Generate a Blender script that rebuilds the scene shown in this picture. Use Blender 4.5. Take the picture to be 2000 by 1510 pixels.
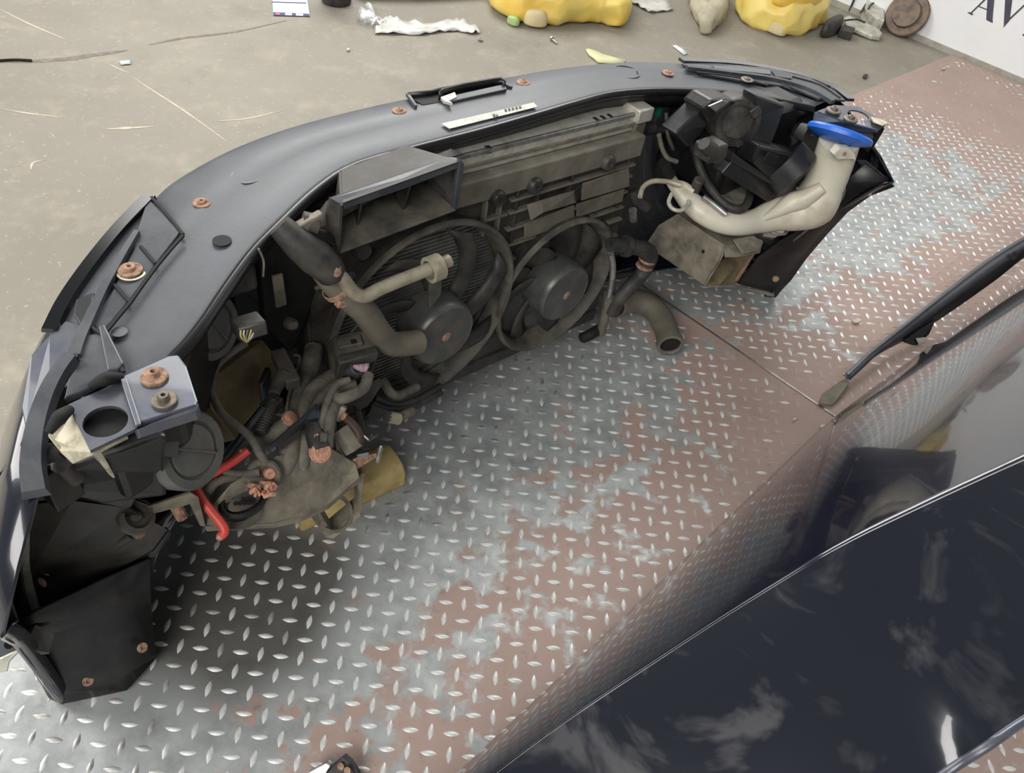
import bpy, bmesh, math, random
from mathutils import Vector, Matrix
R = random.Random(7)
for o in list(bpy.data.objects): bpy.data.objects.remove(o)
SC = bpy.context.scene
COL = SC.collection
PI = math.pi

# ------------------------------------------------------------------ camera
F_PX, PITCH, ROLL, CAM_H = 1550.0, 0.789196, 0.186307, 1.18714
cp, sp, cr, sr = math.cos(PITCH), math.sin(PITCH), math.cos(ROLL), math.sin(ROLL)
FWD = Vector((0, cp, -sp)); _R = Vector((1, 0, 0)); _U = Vector((0, sp, cp))
RGT = cr*_R + sr*_U; UPV = -sr*_R + cr*_U
CAM = Vector((0, 0, CAM_H))
cd = bpy.data.cameras.new('camera'); cam = bpy.data.objects.new('camera', cd); COL.objects.link(cam)
cd.sensor_fit = 'HORIZONTAL'; cd.sensor_width = 36.0; cd.lens = 36.0*F_PX/2000.0
cd.clip_start = 0.02; cd.clip_end = 100
M = Matrix((RGT, UPV, -FWD)).transposed().to_4x4(); M.translation = CAM
cam.matrix_world = M
SC.camera = cam

# ------------------------------------------------------------------ light
world = bpy.data.worlds.new('world'); SC.world = world; world.use_nodes = True
bg = world.node_tree.nodes['Background']
bg.inputs['Color'].default_value = (0.93, 0.97, 1.0, 1); bg.inputs['Strength'].default_value = 0.20

def area(name, loc, target, sx, sy, power, col=(1, 0.98, 0.94)):
    d = bpy.data.lights.new(name, 'AREA'); d.shape = 'RECTANGLE'; d.size = sx; d.size_y = sy
    d.energy = power; d.color = col
    o = bpy.data.objects.new(name, d); COL.objects.link(o); o.location = loc
    o.rotation_euler = (Vector(target)-Vector(loc)).to_track_quat('-Z', 'Y').to_euler()
    return o
area('unseen_light_panel', (-0.6, 7.6, 5.6), (-0.2, 1.8, 0), 9.0, 4.0, 930, (1, .985, .95))
area('unseen_light_panel', (-6.6, 1.8, 4.4), (-0.8, 1.2, 0.2), 3.4, 5.0, 330, (1, .985, .95))  # fill panel added at the left, out of view
area('unseen_light_panel', (-2.2, -5.0, 5.0), (0.6, 2.0, 0), 7.0, 3.5, 540, (1, .985, .95))  # panel added behind the camera to light wall and interior, out of view
vs = SC.view_settings
vs.view_transform = 'Standard'; vs.look = 'None'; vs.gamma = 1.0; vs.use_curve_mapping = False
vs.exposure = 0.15

# ------------------------------------------------------------------ frames: deck (world) and car front end (local)
ANG = math.radians(47.8)
EX = Vector((math.cos(ANG), math.sin(ANG), 0)); EY = Vector((-math.sin(ANG), math.cos(ANG), 0))
ORG = Vector((0.03, 1.033, 0))
def ray(u, v): return FWD*F_PX + RGT*(u-1000) - UPV*(v-755)
def G(u, v, z=0.0):
    d = ray(u, v); return CAM + d*((z-CAM_H)/d.z)
def toL(w):
    q = w-ORG; return Vector((q.dot(EX), q.dot(EY), q.z))
CL = toL(CAM)
def L(u, v, x=None, y=None, z=None):
    d = ray(u, v); d = Vector((d.dot(EX), d.dot(EY), d.z))
    if z is not None: t = (z-CL.z)/d.z
    elif y is not None: t = (y-CL.y)/d.y
    else: t = (x-CL.x)/d.x
    return CL + d*t
def LZ(pts): return [L(u, v, z=z) for u, v, z in pts]
def LY(pts): return [L(u, v, y=y) for u, v, y in pts]
def LX(pts): return [L(u, v, x=x) for u, v, x in pts]

# ------------------------------------------------------------------ materials
MATS = {}
def mat(name, col, rough=0.5, metal=0.0, col2=None, scale=20, lo=0.45, hi=0.65, bump=0.0, bscale=None, coat=0.0, trans=0.0, rough2=None, spec=0.5, sss=0.0, detail=6, alpha=1.0):
    if name in MATS: return MATS[name]
    m = bpy.data.materials.new(name); m.use_nodes = True; nt = m.node_tree; n = nt.nodes; l = nt.links
    b = n['Principled BSDF']
    b.inputs['Base Color'].default_value = (*col, 1); b.inputs['Roughness'].default_value = rough
    b.inputs['Metallic'].default_value = metal; b.inputs['Coat Weight'].default_value = coat
    b.inputs['Coat Roughness'].default_value = 0.04
    b.inputs['Transmission Weight'].default_value = trans; b.inputs['Specular IOR Level'].default_value = spec
    if sss: b.inputs['Subsurface Weight'].default_value = sss; b.inputs['Subsurface Radius'].default_value = (.02, .015, .01)
    b.inputs['Alpha'].default_value = alpha
    if col2 is not None or bump:
        tc = n.new('ShaderNodeTexCoord')
        nz = n.new('ShaderNodeTexNoise'); nz.inputs['Scale'].default_value = scale; nz.inputs['Detail'].default_value = detail; nz.inputs['Roughness'].default_value = .62
        l.new(tc.outputs['Object'], nz.inputs['Vector'])
        if col2 is not None:
            mr = n.new('ShaderNodeMapRange'); mr.inputs['From Min'].default_value = lo; mr.inputs['From Max'].default_value = hi
            l.new(nz.outputs['Fac'], mr.inputs['Value'])
            mx = n.new('ShaderNodeMix'); mx.data_type = 'RGBA'
            mx.inputs['A'].default_value = (*col, 1); mx.inputs['B'].default_value = (*col2, 1)
            l.new(mr.outputs['Result'], mx.inputs['Factor']); l.new(mx.outputs['Result'], b.inputs['Base Color'])
            if rough2 is not None:
                m2 = n.new('ShaderNodeMapRange'); m2.inputs['To Min'].default_value = rough; m2.inputs['To Max'].default_value = rough2
                l.new(mr.outputs['Result'], m2.inputs['Value']); l.new(m2.outputs['Result'], b.inputs['Roughness'])
        if bump:
            nb = n.new('ShaderNodeTexNoise'); nb.inputs['Scale'].default_value = bscale or scale*4; nb.inputs['Detail'].default_value = 5
            l.new(tc.outputs['Object'], nb.inputs['Vector'])
            bp = n.new('ShaderNodeBump'); bp.inputs['Strength'].default_value = bump; bp.inputs['Distance'].default_value = 0.004
            l.new(nb.outputs['Fac'], bp.inputs['Height']); l.new(bp.outputs['Normal'], b.inputs['Normal'])
    MATS[name] = m
    return m
DUST = (0.105, 0.088, 0.064)
m_cover = mat('satin_grey_plastic', (0.055, 0.060, 0.072), .40, col2=(0.085, 0.09, 0.098), scale=9, lo=.38, hi=.72, bump=.035, bscale=160, rough2=.5)
m_trim = mat('charcoal_plastic', (0.036, 0.04, 0.05), .36, col2=(0.068, 0.073, 0.082), scale=14, bump=.06, bscale=90, rough2=.5)
m_black = mat('black_plastic', (0.008, 0.008, 0.009), .36, col2=(0.022, 0.021, 0.02), scale=15, bump=.08, bscale=90)
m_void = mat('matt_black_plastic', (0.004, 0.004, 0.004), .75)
m_dusty = mat('dusty_black_plastic', (0.020, 0.019, 0.018), .45, col2=(0.085, 0.076, 0.06), scale=16, lo=.4, hi=.72, bump=.12, bscale=110, rough2=.75)
m_dusty2 = mat('dusty_grey_plastic', (0.048, 0.046, 0.040), .5, col2=(0.145, 0.13, 0.10), scale=22, lo=.35, hi=.7, bump=.12, bscale=110, rough2=.8)
m_grime = mat('grimy_steel', (0.14, 0.125, 0.10), .55, .25, col2=(0.30, 0.26, 0.195), scale=24, lo=.38, hi=.68, bump=.25, bscale=130, rough2=.8)
m_navy = mat('dark_blue_car_paint', (0.0045, 0.0055, 0.013), .22, 0, col2=(0.008, 0.009, 0.018), scale=6, coat=1.0)
m_navysat = mat('satin_blue_car_paint', (0.07, 0.078, 0.105), .3, .35, col2=(0.105, 0.105, 0.115), scale=30, lo=.4, hi=.7, coat=.35, rough2=.45, bump=.03)
m_alu = mat('dusty_aluminium', (0.58, 0.56, 0.49), .4, .35, col2=(0.27, 0.235, 0.175), scale=30, lo=.48, hi=.75, bump=.08, rough2=.65)
m_steel = mat('bare_steel', (0.42, 0.42, 0.41), .35, .8, col2=(0.22, 0.2, 0.17), scale=35)
m_rust = mat('rusted_steel', (0.40, 0.25, 0.17), .8, .1, col2=(0.19, 0.10, 0.065), scale=130, bump=.3)
m_bolt = mat('dull_zinc', (0.20, 0.17, 0.13), .5, .5, col2=(0.12, 0.1, 0.08), scale=80)
m_copper = mat('cut_copper_wire', (0.78, 0.42, 0.29), .45, .3, col2=(0.5, 0.24, 0.15), scale=260, bump=.8, bscale=500)
m_loom = mat('dusty_loom_tape', (0.085, 0.077, 0.064), .7, col2=(0.22, 0.195, 0.155), scale=35, lo=.35, hi=.7, bump=.3, bscale=200)
m_loomd = mat('dark_rubber', (0.02, 0.02, 0.02), .6, col2=(0.07, 0.062, 0.05), scale=26, lo=.42, hi=.75, bump=.12)
m_red = mat('red_cable_sheath', (0.70, 0.075, 0.055), .4, col2=(0.6, 0.07, 0.05), scale=40)
m_wire = mat('pink_wire', (0.5, 0.25, 0.4), .5); m_wire2 = mat('yellow_wire', (0.5, 0.4, 0.12), .5); m_wire3 = mat('pale_wire', (0.5, 0.48, 0.42), .5)
m_wood = mat('yellowed_wood', (0.62, 0.47, 0.20), .6, col2=(0.32, 0.22, 0.085), scale=18, lo=.4, hi=.65, bump=.25, bscale=60)
m_bottle = mat('milky_plastic', (0.62, 0.58, 0.47), .38, col2=(0.40, 0.34, 0.24), scale=13, lo=.5, hi=.78, sss=.15, bump=.04)
m_blue = mat('blue_plastic', (0.02, 0.13, 0.60), .35, col2=(0.03, 0.17, 0.66), scale=20)
m_label = mat('dirty_white_paper', (0.52, 0.52, 0.47), .6, col2=(0.36, 0.35, 0.3), scale=40)
m_ink = mat('black_print', (0.03, 0.03, 0.03), .6)
m_cream = mat('chipped_pale_metal', (0.55, 0.5, 0.38), .5, .2, col2=(0.3, 0.27, 0.2), scale=60)
m_hose = mat('grey_rubber_hose', (0.10, 0.092, 0.073), .62, col2=(0.18, 0.158, 0.118), scale=14, lo=.35, hi=.7, bump=.1)
m_pipe = mat('tan_metal_pipe', (0.40, 0.36, 0.27), .5, .2, col2=(0.26, 0.225, 0.16), scale=30)
m_fin = mat('radiator_fins', (0.26, 0.265, 0.255), .45, .4, col2=(0.16, 0.155, 0.14), scale=30)
m_cap = mat('grey_cap_plastic', (0.075, 0.077, 0.074), .45, col2=(0.125, 0.12, 0.105), scale=18, lo=.4, hi=.7, bump=.06)
m_motor = mat('grey_motor_casing', (0.085, 0.09, 0.088), .38, .35, col2=(0.15, 0.14, 0.115), scale=26, lo=.45, hi=.72, bump=.1)
m_flap = mat('dusty_tan_plastic', (0.11, 0.10, 0.078), .6, col2=(0.20, 0.182, 0.142), scale=24, lo=.35, hi=.7, bump=.1)
m_rubber = mat('shiny_black_rubber', (0.010, 0.010, 0.011), .25)
m_trans = mat('clear_film', (0.8, 0.8, 0.8), .2, trans=.75, alpha=.55)
m_yellow = mat('yellow_plastic_wrap', (0.72, 0.46, 0.06), .4, col2=(0.80, 0.62, 0.17), scale=5, lo=.4, hi=.65, bump=.25, bscale=25)
m_yellow2 = mat('pale_yellow_plastic_wrap', (0.78, 0.62, 0.18), .4, col2=(0.72, 0.48, 0.10), scale=6, lo=.45, hi=.65, bump=.25, bscale=25)
m_creamw = mat('cream_foam', (0.62, 0.52, 0.30), .7, col2=(0.52, 0.42, 0.22), scale=10, bump=.2)
m_greenw = mat('green_film', (0.35, 0.5, 0.2), .5)
m_putty = mat('putty_grey_cloth', (0.42, 0.38, 0.27), .7, col2=(0.30, 0.28, 0.2), scale=12, bump=.3, bscale=30)
m_white = mat('white_paper', (0.72, 0.73, 0.78), .6, col2=(0.66, 0.66, 0.7), scale=10)
m_film = mat('white_plastic_film', (0.62, 0.61, 0.57), .35, col2=(0.45, 0.43, 0.38), scale=14, bump=.4, bscale=30)
m_tag = mat('pale_blue_paper', (0.5, 0.58, 0.62), .6)
m_bluep = mat('blue_print', (0.03, 0.03, 0.16), .6); m_redp = mat('red_print', (0.5, 0.1, 0.1), .6)
m_palestrip = mat('pale_yellow_foam', (0.60, 0.60, 0.34), .7)
m_whitem = mat('off_white_enamel', (0.55, 0.53, 0.46), .4, .2, col2=(0.35, 0.33, 0.27), scale=40)

# ------------------------------------------------------------------ mesh helpers
def link(name, me, mt, parent=None, smooth=None, mods=None):
    o = bpy.data.objects.new(name, me); COL.objects.link(o)
    if mt is not None: me.materials.append(mt)
    if parent is not None: o.parent = parent
    if smooth:
        me.polygons.foreach_set('use_smooth', [True]*len(me.polygons))
        if smooth is not True: me.set_sharp_from_angle(angle=math.radians(smooth))
    return o
def fixn(me):
    bm = bmesh.new(); bm.from_mesh(me); bmesh.ops.recalc_face_normals(bm, faces=bm.faces[:]); bm.to_mesh(me); bm.free()
def mesh(name, vs, fs):
    me = bpy.data.meshes.new(name); me.from_pydata([tuple(v) for v in vs], [], fs); me.update(); return me
def bevel(o, w, seg=2, ang=35):
    b = o.modifiers.new('bevel', 'BEVEL'); b.width = w; b.segments = seg; b.limit_method = 'ANGLE'; b.angle_limit = math.radians(ang); return o
def solid(o, t, off=-1):
    s = o.modifiers.new('solidify', 'SOLIDIFY'); s.thickness = t; s.offset = off; return o
def subd(o, k=2):
    s = o.modifiers.new('subdivision', 'SUBSURF'); s.levels = k; s.render_levels = k; return o
def root(name, label, cat, loc=(0, 0, 0), rz=0, group=None):
    o = bpy.data.objects.new(name, None); COL.objects.link(o); o.location = loc; o.rotation_euler = (0, 0, rz)
    o['label'] = label; o['category'] = cat
    if group: o['group'] = group
    return o
def tag(o, label, cat, group=None):
    o['label'] = label; o['category'] = cat
    if group: o['group'] = group
    return o
def slab(name, pts, th, mt, parent=None, bv=0.0, smooth=None):
    """polygon (3D points) given a thickness vector"""
    n = len(pts); th = Vector(th)
    v = [Vector(p) for p in pts] + [Vector(p)+th for p in pts]
    f = [list(range(n)), list(range(2*n-1, n-1, -1))] + [[i, (i+1) % n, n+(i+1) % n, n+i] for i in range(n)]
    me = mesh(name, v, f); fixn(me)
    o = link(name, me, mt, parent, smooth)
    if bv: bevel(o, bv)
    return o
def loft(name, rows, mt, parent=None, th=0.0, off=-1, smooth=40, closed=False):
    n = len(rows[0]); v = [p for r in rows for p in r]; f = []
    for i in range(len(rows)-1):
        for j in range(n-1 if not closed else n):
            k = (j+1) % n
            f.append([i*n+j, i*n+k, (i+1)*n+k, (i+1)*n+j])
    me = mesh(name, v, f); fixn(me)
    o = link(name, me, mt, parent, smooth)
    if th: solid(o, th, off)
    return o
def catmull(pts, k=6):
    pts = [Vector(p) for p in pts]
    if len(pts) < 3 or k <= 1: return pts
    out = []
    for i in range(len(pts)-1):
        p0 = pts[i-1] if i > 0 else pts[0]*2-pts[1]; p1 = pts[i]; p2 = pts[i+1]
        p3 = pts[i+2] if i+2 < len(pts) else pts[-1]*2-pts[-2]
        for j in range(k):
            t = j/k
            out.append(.5*((2*p1)+(p2-p0)*t+(2*p0-5*p1+4*p2-p3)*t*t+(3*p1-p0-3*p2+p3)*t**3))
    out.append(pts[-1]); return out
def frames(path):
    T = []
    for i in range(len(path)):
        a = path[max(i-1, 0)]; b = path[min(i+1, len(path)-1)]; T.append((b-a).normalized())
    up = Vector((0, 0, 1))
    if abs(T[0].dot(up)) > .9: up = Vector((1, 0, 0))
    N = [(up-T[0]*up.dot(T[0])).normalized()]
    for i in range(1, len(path)):
        q = T[i-1].rotation_difference(T[i]); x = q @ N[-1]; x = (x-T[i]*x.dot(T[i])).normalized(); N.append(x)
    return T, N
def sweep(path, radii, sides=12, sect=None, caps=True):
    T, N = frames(path); v = []; f = []
    sc = sect or [(math.cos(2*PI*k/sides), math.sin(2*PI*k/sides)) for k in range(sides)]
    s = len(sc)
    for i, p in enumerate(path):
        B = T[i].cross(N[i]); r = radii[i]
        for a, b in sc: v.append(p+(N[i]*a+B*b)*r)
    for i in range(len(path)-1):
        for k in range(s):
            f.append([i*s+k, i*s+(k+1) % s, (i+1)*s+(k+1) % s, (i+1)*s+k])
    if caps: f.append(list(range(s))[::-1]); f.append([(len(path)-1)*s+k for k in range(s)])
    return v, f
def tube(name, pts, r, mt, parent=None, k=6, sides=12, sect=None, smooth=45, caps=True, ribs=0.0):
    path = catmull(pts, k)
    if isinstance(r, (list, tuple)):
        rr = [r[min(int(i/(len(path)-1)*(len(r)-1)), len(r)-2)]*(1-(i/(len(path)-1)*(len(r)-1)-min(int(i/(len(path)-1)*(len(r)-1)), len(r)-2)))
              + r[min(int(i/(len(path)-1)*(len(r)-1)), len(r)-2)+1]*((i/(len(path)-1)*(len(r)-1)-min(int(i/(len(path)-1)*(len(r)-1)), len(r)-2))) for i in range(len(path))]
    else: rr = [r]*len(path)
    if ribs: rr = [q*(1+ribs*(i % 2)) for i, q in enumerate(rr)]
    v, f = sweep(path, rr, sides, sect, caps)
    me = mesh(name, v, f); fixn(me)
    return link(name, me, mt, parent, smooth)
def lathe(name, prof, org, axis, mt, parent=None, seg=28, smooth=35, squash=None, closed=False):
    """prof: (radius, height along axis)"""
    org = Vector(org); ax = Vector(axis).normalized()
    ref = Vector((0, 0, 1)) if abs(ax.z) < .9 else Vector((0, 1, 0))
    a = (ref-ax*ref.dot(ax)).normalized(); b = ax.cross(a); v = []; f = []
    sa, sb = squash or (1, 1)
    for r, h in prof:
        for k in range(seg):
            t = 2*PI*k/seg; v.append(org+ax*h+(a*math.cos(t)*sa+b*math.sin(t)*sb)*r)
    for i in range(len(prof)-1):
        for k in range(seg): f.append([i*seg+k, i*seg+(k+1) % seg, (i+1)*seg+(k+1) % seg, (i+1)*seg+k])
    if closed:
        i = len(prof)-1
        for k in range(seg): f.append([i*seg+k, i*seg+(k+1) % seg, (k+1) % seg, k])
    else:
        if prof[0][0] > 1e-5: f.append(list(range(seg)))
        if prof[-1][0] > 1e-5: f.append([(len(prof)-1)*seg+k for k in range(seg)])
    me = mesh(name, v, f); fixn(me)
    return link(name, me, mt, parent, smooth)
def ring(name, r0, r1, h0, h1, org, axis, mt, parent=None, seg=40):
    return lathe(name, [(r0, h0), (r1, h0), (r1, h1), (r0, h1)], org, axis, mt, parent, seg, 35, closed=True)
def box(name, c, ax, ay, az, mt, parent=None, bv=0.003):
    """box around c with half-extent vectors"""
    c = Vector(c); ax, ay, az = Vector(ax), Vector(ay), Vector(az)
    v = [c+ax*i+ay*j+az*k for i in (-1, 1) for j in (-1, 1) for k in (-1, 1)]
    f = [[0, 1, 3, 2], [4, 6, 7, 5], [0, 4, 5, 1], [2, 3, 7, 6], [0, 2, 6, 4], [1, 5, 7, 3]]
    me = mesh(name, v, f); fixn(me)
    o = link(name, me, mt, parent, 35)
    if bv: bevel(o, bv)
    return o
def abox(name, a, b, mt, parent=None, bv=0.003):
    a, b = Vector(a), Vector(b); h = (b-a)/2
    return box(name, (a+b)/2, (abs(h.x), 0, 0), (0, abs(h.y), 0), (0, 0, abs(h.z)), mt, parent, bv)
def bolt(p, r, mt, parent, axis=(0, 0, 1), name='bolt', h=.004):
    o = lathe(name, [(r, 0), (r, h*.4), (r*.92, h*.5), (r*.5, h*.5), (r*.46, h*1.1), (r*.38, h*1.25), (r*.2, h*1.25), (r*.18, h*.7), (0, h*.7)], p, axis, mt, parent, 20)
    return o

# ------------------------------------------------------------------ the setting: concrete floor, tread plates, printed white wall
ZF = -0.006
fm = bpy.data.materials.new('stained_concrete'); fm.use_nodes = True
def build_floor_mat():
    nt = fm.node_tree; n = nt.nodes; l = nt.links; b = n['Principled BSDF']
    tc = n.new('ShaderNodeTexCoord')
    def noise(s, d=6, r=.6, vec=None):
        x = n.new('ShaderNodeTexNoise'); x.inputs['Scale'].default_value = s; x.inputs['Detail'].default_value = d; x.inputs['Roughness'].default_value = r
        l.new(vec or tc.outputs['Object'], x.inputs['Vector']); return x.outputs['Fac']
    def rng(v, lo, hi):
        x = n.new('ShaderNodeMapRange'); x.inputs['From Min'].default_value = lo; x.inputs['From Max'].default_value = hi
        l.new(v, x.inputs['Value']); return x.outputs['Result']
    def mix(f, a, c):
        x = n.new('ShaderNodeMix'); x.data_type = 'RGBA'; l.new(f, x.inputs['Factor'])
        for k, s in (('A', a), ('B', c)):
            if isinstance(s, tuple): x.inputs[k].default_value = (*s, 1)
            else: l.new(s, x.inputs[k])
        return x.outputs['Result']
    c1 = mix(rng(noise(1.1, 5), .35, .7), (0.225, 0.205, 0.168), (0.285, 0.262, 0.215))
    c2 = mix(rng(noise(7, 8, .7), .52, .75), c1, (0.34, 0.305, 0.235))
    c3 = mix(rng(noise(2.3, 8, .7), .55, .8), c2, (0.165, 0.15, 0.125))
    c4 = mix(rng(noise(70, 3, .7), .62, .75), c3, (0.40, 0.37, 0.305))
    l.new(c4, b.inputs['Base Color'])
    b.inputs['Roughness'].default_value = .62; b.inputs['Specular IOR Level'].default_value = .3
    bp = n.new('ShaderNodeBump'); bp.inputs['Strength'].default_value = .2; bp.inputs['Distance'].default_value = .004
    l.new(noise(60, 6, .7), bp.inputs['Height']); l.new(bp.outputs['Normal'], b.inputs['Normal'])
build_floor_mat()
me = mesh('floor', [(-9, -4, ZF), (9, -4, ZF), (9, 12, ZF), (-9, 12, ZF), (-9, -4, ZF-.2), (9, -4, ZF-.2), (9, 12, ZF-.2), (-9, 12, ZF-.2)],
          [[0, 1, 2, 3], [7, 6, 5, 4], [0, 4, 5, 1], [1, 5, 6, 2], [2, 6, 7, 3], [3, 7, 4, 0]])
floor = link('floor', me, fm); floor['kind'] = 'structure'; floor['label'] = 'worn stained concrete workshop floor'

# wall
WA = G(1856, 106, ZF); WD = (G(1630, 815)-G(1240, 550)).normalized()   # wall foot, parallel to the plate seam
WN = Vector((-WD.y, WD.x, 0))
if WN.dot(CAM-WA) < 0: WN = -WN
def onwall(u, v, off=0.0):
    d = ray(u, v); t = (WA+WN*off-CAM).dot(WN)/d.dot(WN); return CAM+d*t
m_wall = mat('white_wall_panel', (0.80, 0.81, 0.82), .5, col2=(0.76, 0.77, 0.78), scale=3, bump=.02)
a, b = WA-WD*2.6, WA+WD*2.2
wall = slab('wall_right', [Vector((a.x, a.y, ZF)), Vector((b.x, b.y, ZF)), Vector((b.x, b.y, 2.6)), Vector((a.x, a.y, 2.6))], -WN*.06, m_wall)
wall['kind'] = 'structure'; wall['label'] = 'white printed wall panel'
m_skirt = mat('grey_edge_strip', (0.36, 0.34, 0.29), .6, col2=(0.28, 0.26, 0.22), scale=30)
a, b = WA-WD*2.6, WA+WD*2.2
o = slab('baseboard_right', [Vector((a.x, a.y, ZF))+WN*.0, Vector((b.x, b.y, ZF)), Vector((b.x, b.y, .018)), Vector((a.x, a.y, .018))], WN*.008, m_skirt)
o['kind'] = 'structure'; o['label'] = 'thin grey strip along the foot of the white wall'
for (u, v) in ((1788, 72), (1912, 126)):
    bolt(onwall(u, v), .011, m_loomd, wall, WN, 'screw', .005)
m_letter = mat('dark_violet_print', (0.055, 0.05, 0.075), .5, col2=(0.10, 0.095, 0.12), scale=9)
def letter(name, pl, lab):
    vs, fs = [], []
    me = None
    bm = bmesh.new()
    for pts in pl:
        w = [onwall(u, v, .0012) for u, v in pts]; w2 = [p-WN*.001 for p in w]
        A = [bm.verts.new(p) for p in w]; B = [bm.verts.new(p) for p in w2]; n = len(A)
        bm.faces.new(A); bm.faces.new(B[::-1])
        for i in range(n): bm.faces.new([A[i], B[i], B[(i+1) % n], A[(i+1) % n]])
    bmesh.ops.recalc_face_normals(bm, faces=bm.faces[:])
    me = bpy.data.meshes.new(name); bm.to_mesh(me); bm.free()
    o = link(name, me, m_letter, wall); o['label'] = lab
letter('letter', [[(1889, 24.5), (1893, 23.5), (1901.5, 28), (1898, 30)],
                  [(1894, 26), (1897, 27), (1990, -62), (1986, -64)], [(1911, 13.6), (1912.5, 11.8), (1930, 18.6), (1929.5, 20.6)],
                  [(1926, 38.5), (1929, 42), (1939, 45), (1938, 40), (1990, -62), (1986, -64)][0:1] + [(1930, 41), (1939, 45), (1938.5, 38), (1942, 0), (1948, -62), (1942, -66), (1928.5, 0)]], 'serif capital A in dark violet print')
letter('letter', [[(1960, 54), (1972, 40), (1977, 0), (1983, -52), (1969, -58), (1963, 0)], [(1960, 54), (1973, 38.5), (2080, -62), (2077, -64), (1972, 35)]], 'serif capital V in dark violet print')
letter('letter', [[(1996, 67), (2004, 66), (2010, 72), (1999, 71)]], 'sliver of a further printed letter')

# tread plates
P0 = G(1240, 550); P1 = G(1630, 815); SD = (P1-P0).normalized()          # seam direction
SN = Vector((-SD.y, SD.x, 0))                                            # towards far sheet
if SN.dot(G(1700, 400)-P0) < 0: SN = -SN
BK = (G(1850, 110)-G(1660, 188)).normalized()                            # back edge direction
E0 = G(1660, 188)
ctrlA = [(50,1450,1),(250,1450,.95),(450,1450,.75),(650,1450,.45),(850,1400,.35),(950,1450,.3),(500,1250,.95),(700,1150,.9),(750,1300,.7),(900,1250,.45),(1050,1200,.35),(1250,1150,.25),(800,1000,.95),(950,950,.85),(1050,1050,.5),(1200,1000,.4),(1350,1000,.2),(1000,820,1),(1150,850,.7),(1250,780,.7),(1300,720,.6),(1400,850,.25),(1500,850,.06),(1450,950,.1),(1580,830,0),(1420,720,.2),(1380,650,.12),(1100,720,1),(1200,700,.9),(1300,620,.5)]
ctrlB = [(1350,600,.7),(1500,680,.3),(1600,780,.03),(1700,650,.12),(1600,600,.45),(1550,560,.8),(1700,560,.3),(1850,520,.15),(1950,450,.2),(1650,480,.95),(1750,450,.8),(1750,350,1),(1850,400,.8),(1900,350,.7),(1950,330,.3),(1720,270,.8),(1800,270,.4),(1700,220,.05),(1850,200,0),(1950,250,0),(1980,400,.3),(1780,160,0),(1900,550,.1),(1640,200,.05)]
ctrlA = [(G(u, v), w) for u, v, w in ctrlA]; ctrlB = [(G(u, v), w) for u, v, w in ctrlB]
def wear(ct, x, y):
    s = t = 0
    for p, w in ct:
        d2 = (p.x-x)**2+(p.y-y)**2+.004; k = 1/d2**2; s += k*w; t += k
    return s/t
SPILL_SHADE = [(G(u, v), r, k) for u, v, r, k in ((430, 1130, .16, .75), (520, 1200, .14, .6), (620, 1110, .12, .45), (330, 1230, .10, .5), (470, 1300, .10, .3), (850, 750, .10, .5), (960, 715, .09, .5), (1080, 690, .08, .45), (740, 850, .10, .4), (1250, 590, .10, .45), (1340, 590, .12, .4), (1480, 620, .10, .3))]
def grime_shade(x, y): return sum(k*math.exp(-((p.x-x)**2+(p.y-y)**2)/r**2) for p, r, k in SPILL_SHADE)   # oily dirt, plus painted shade on the deck around the front end
pm = bpy.data.materials.new('worn_tread_plate'); pm.use_nodes = True
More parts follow.
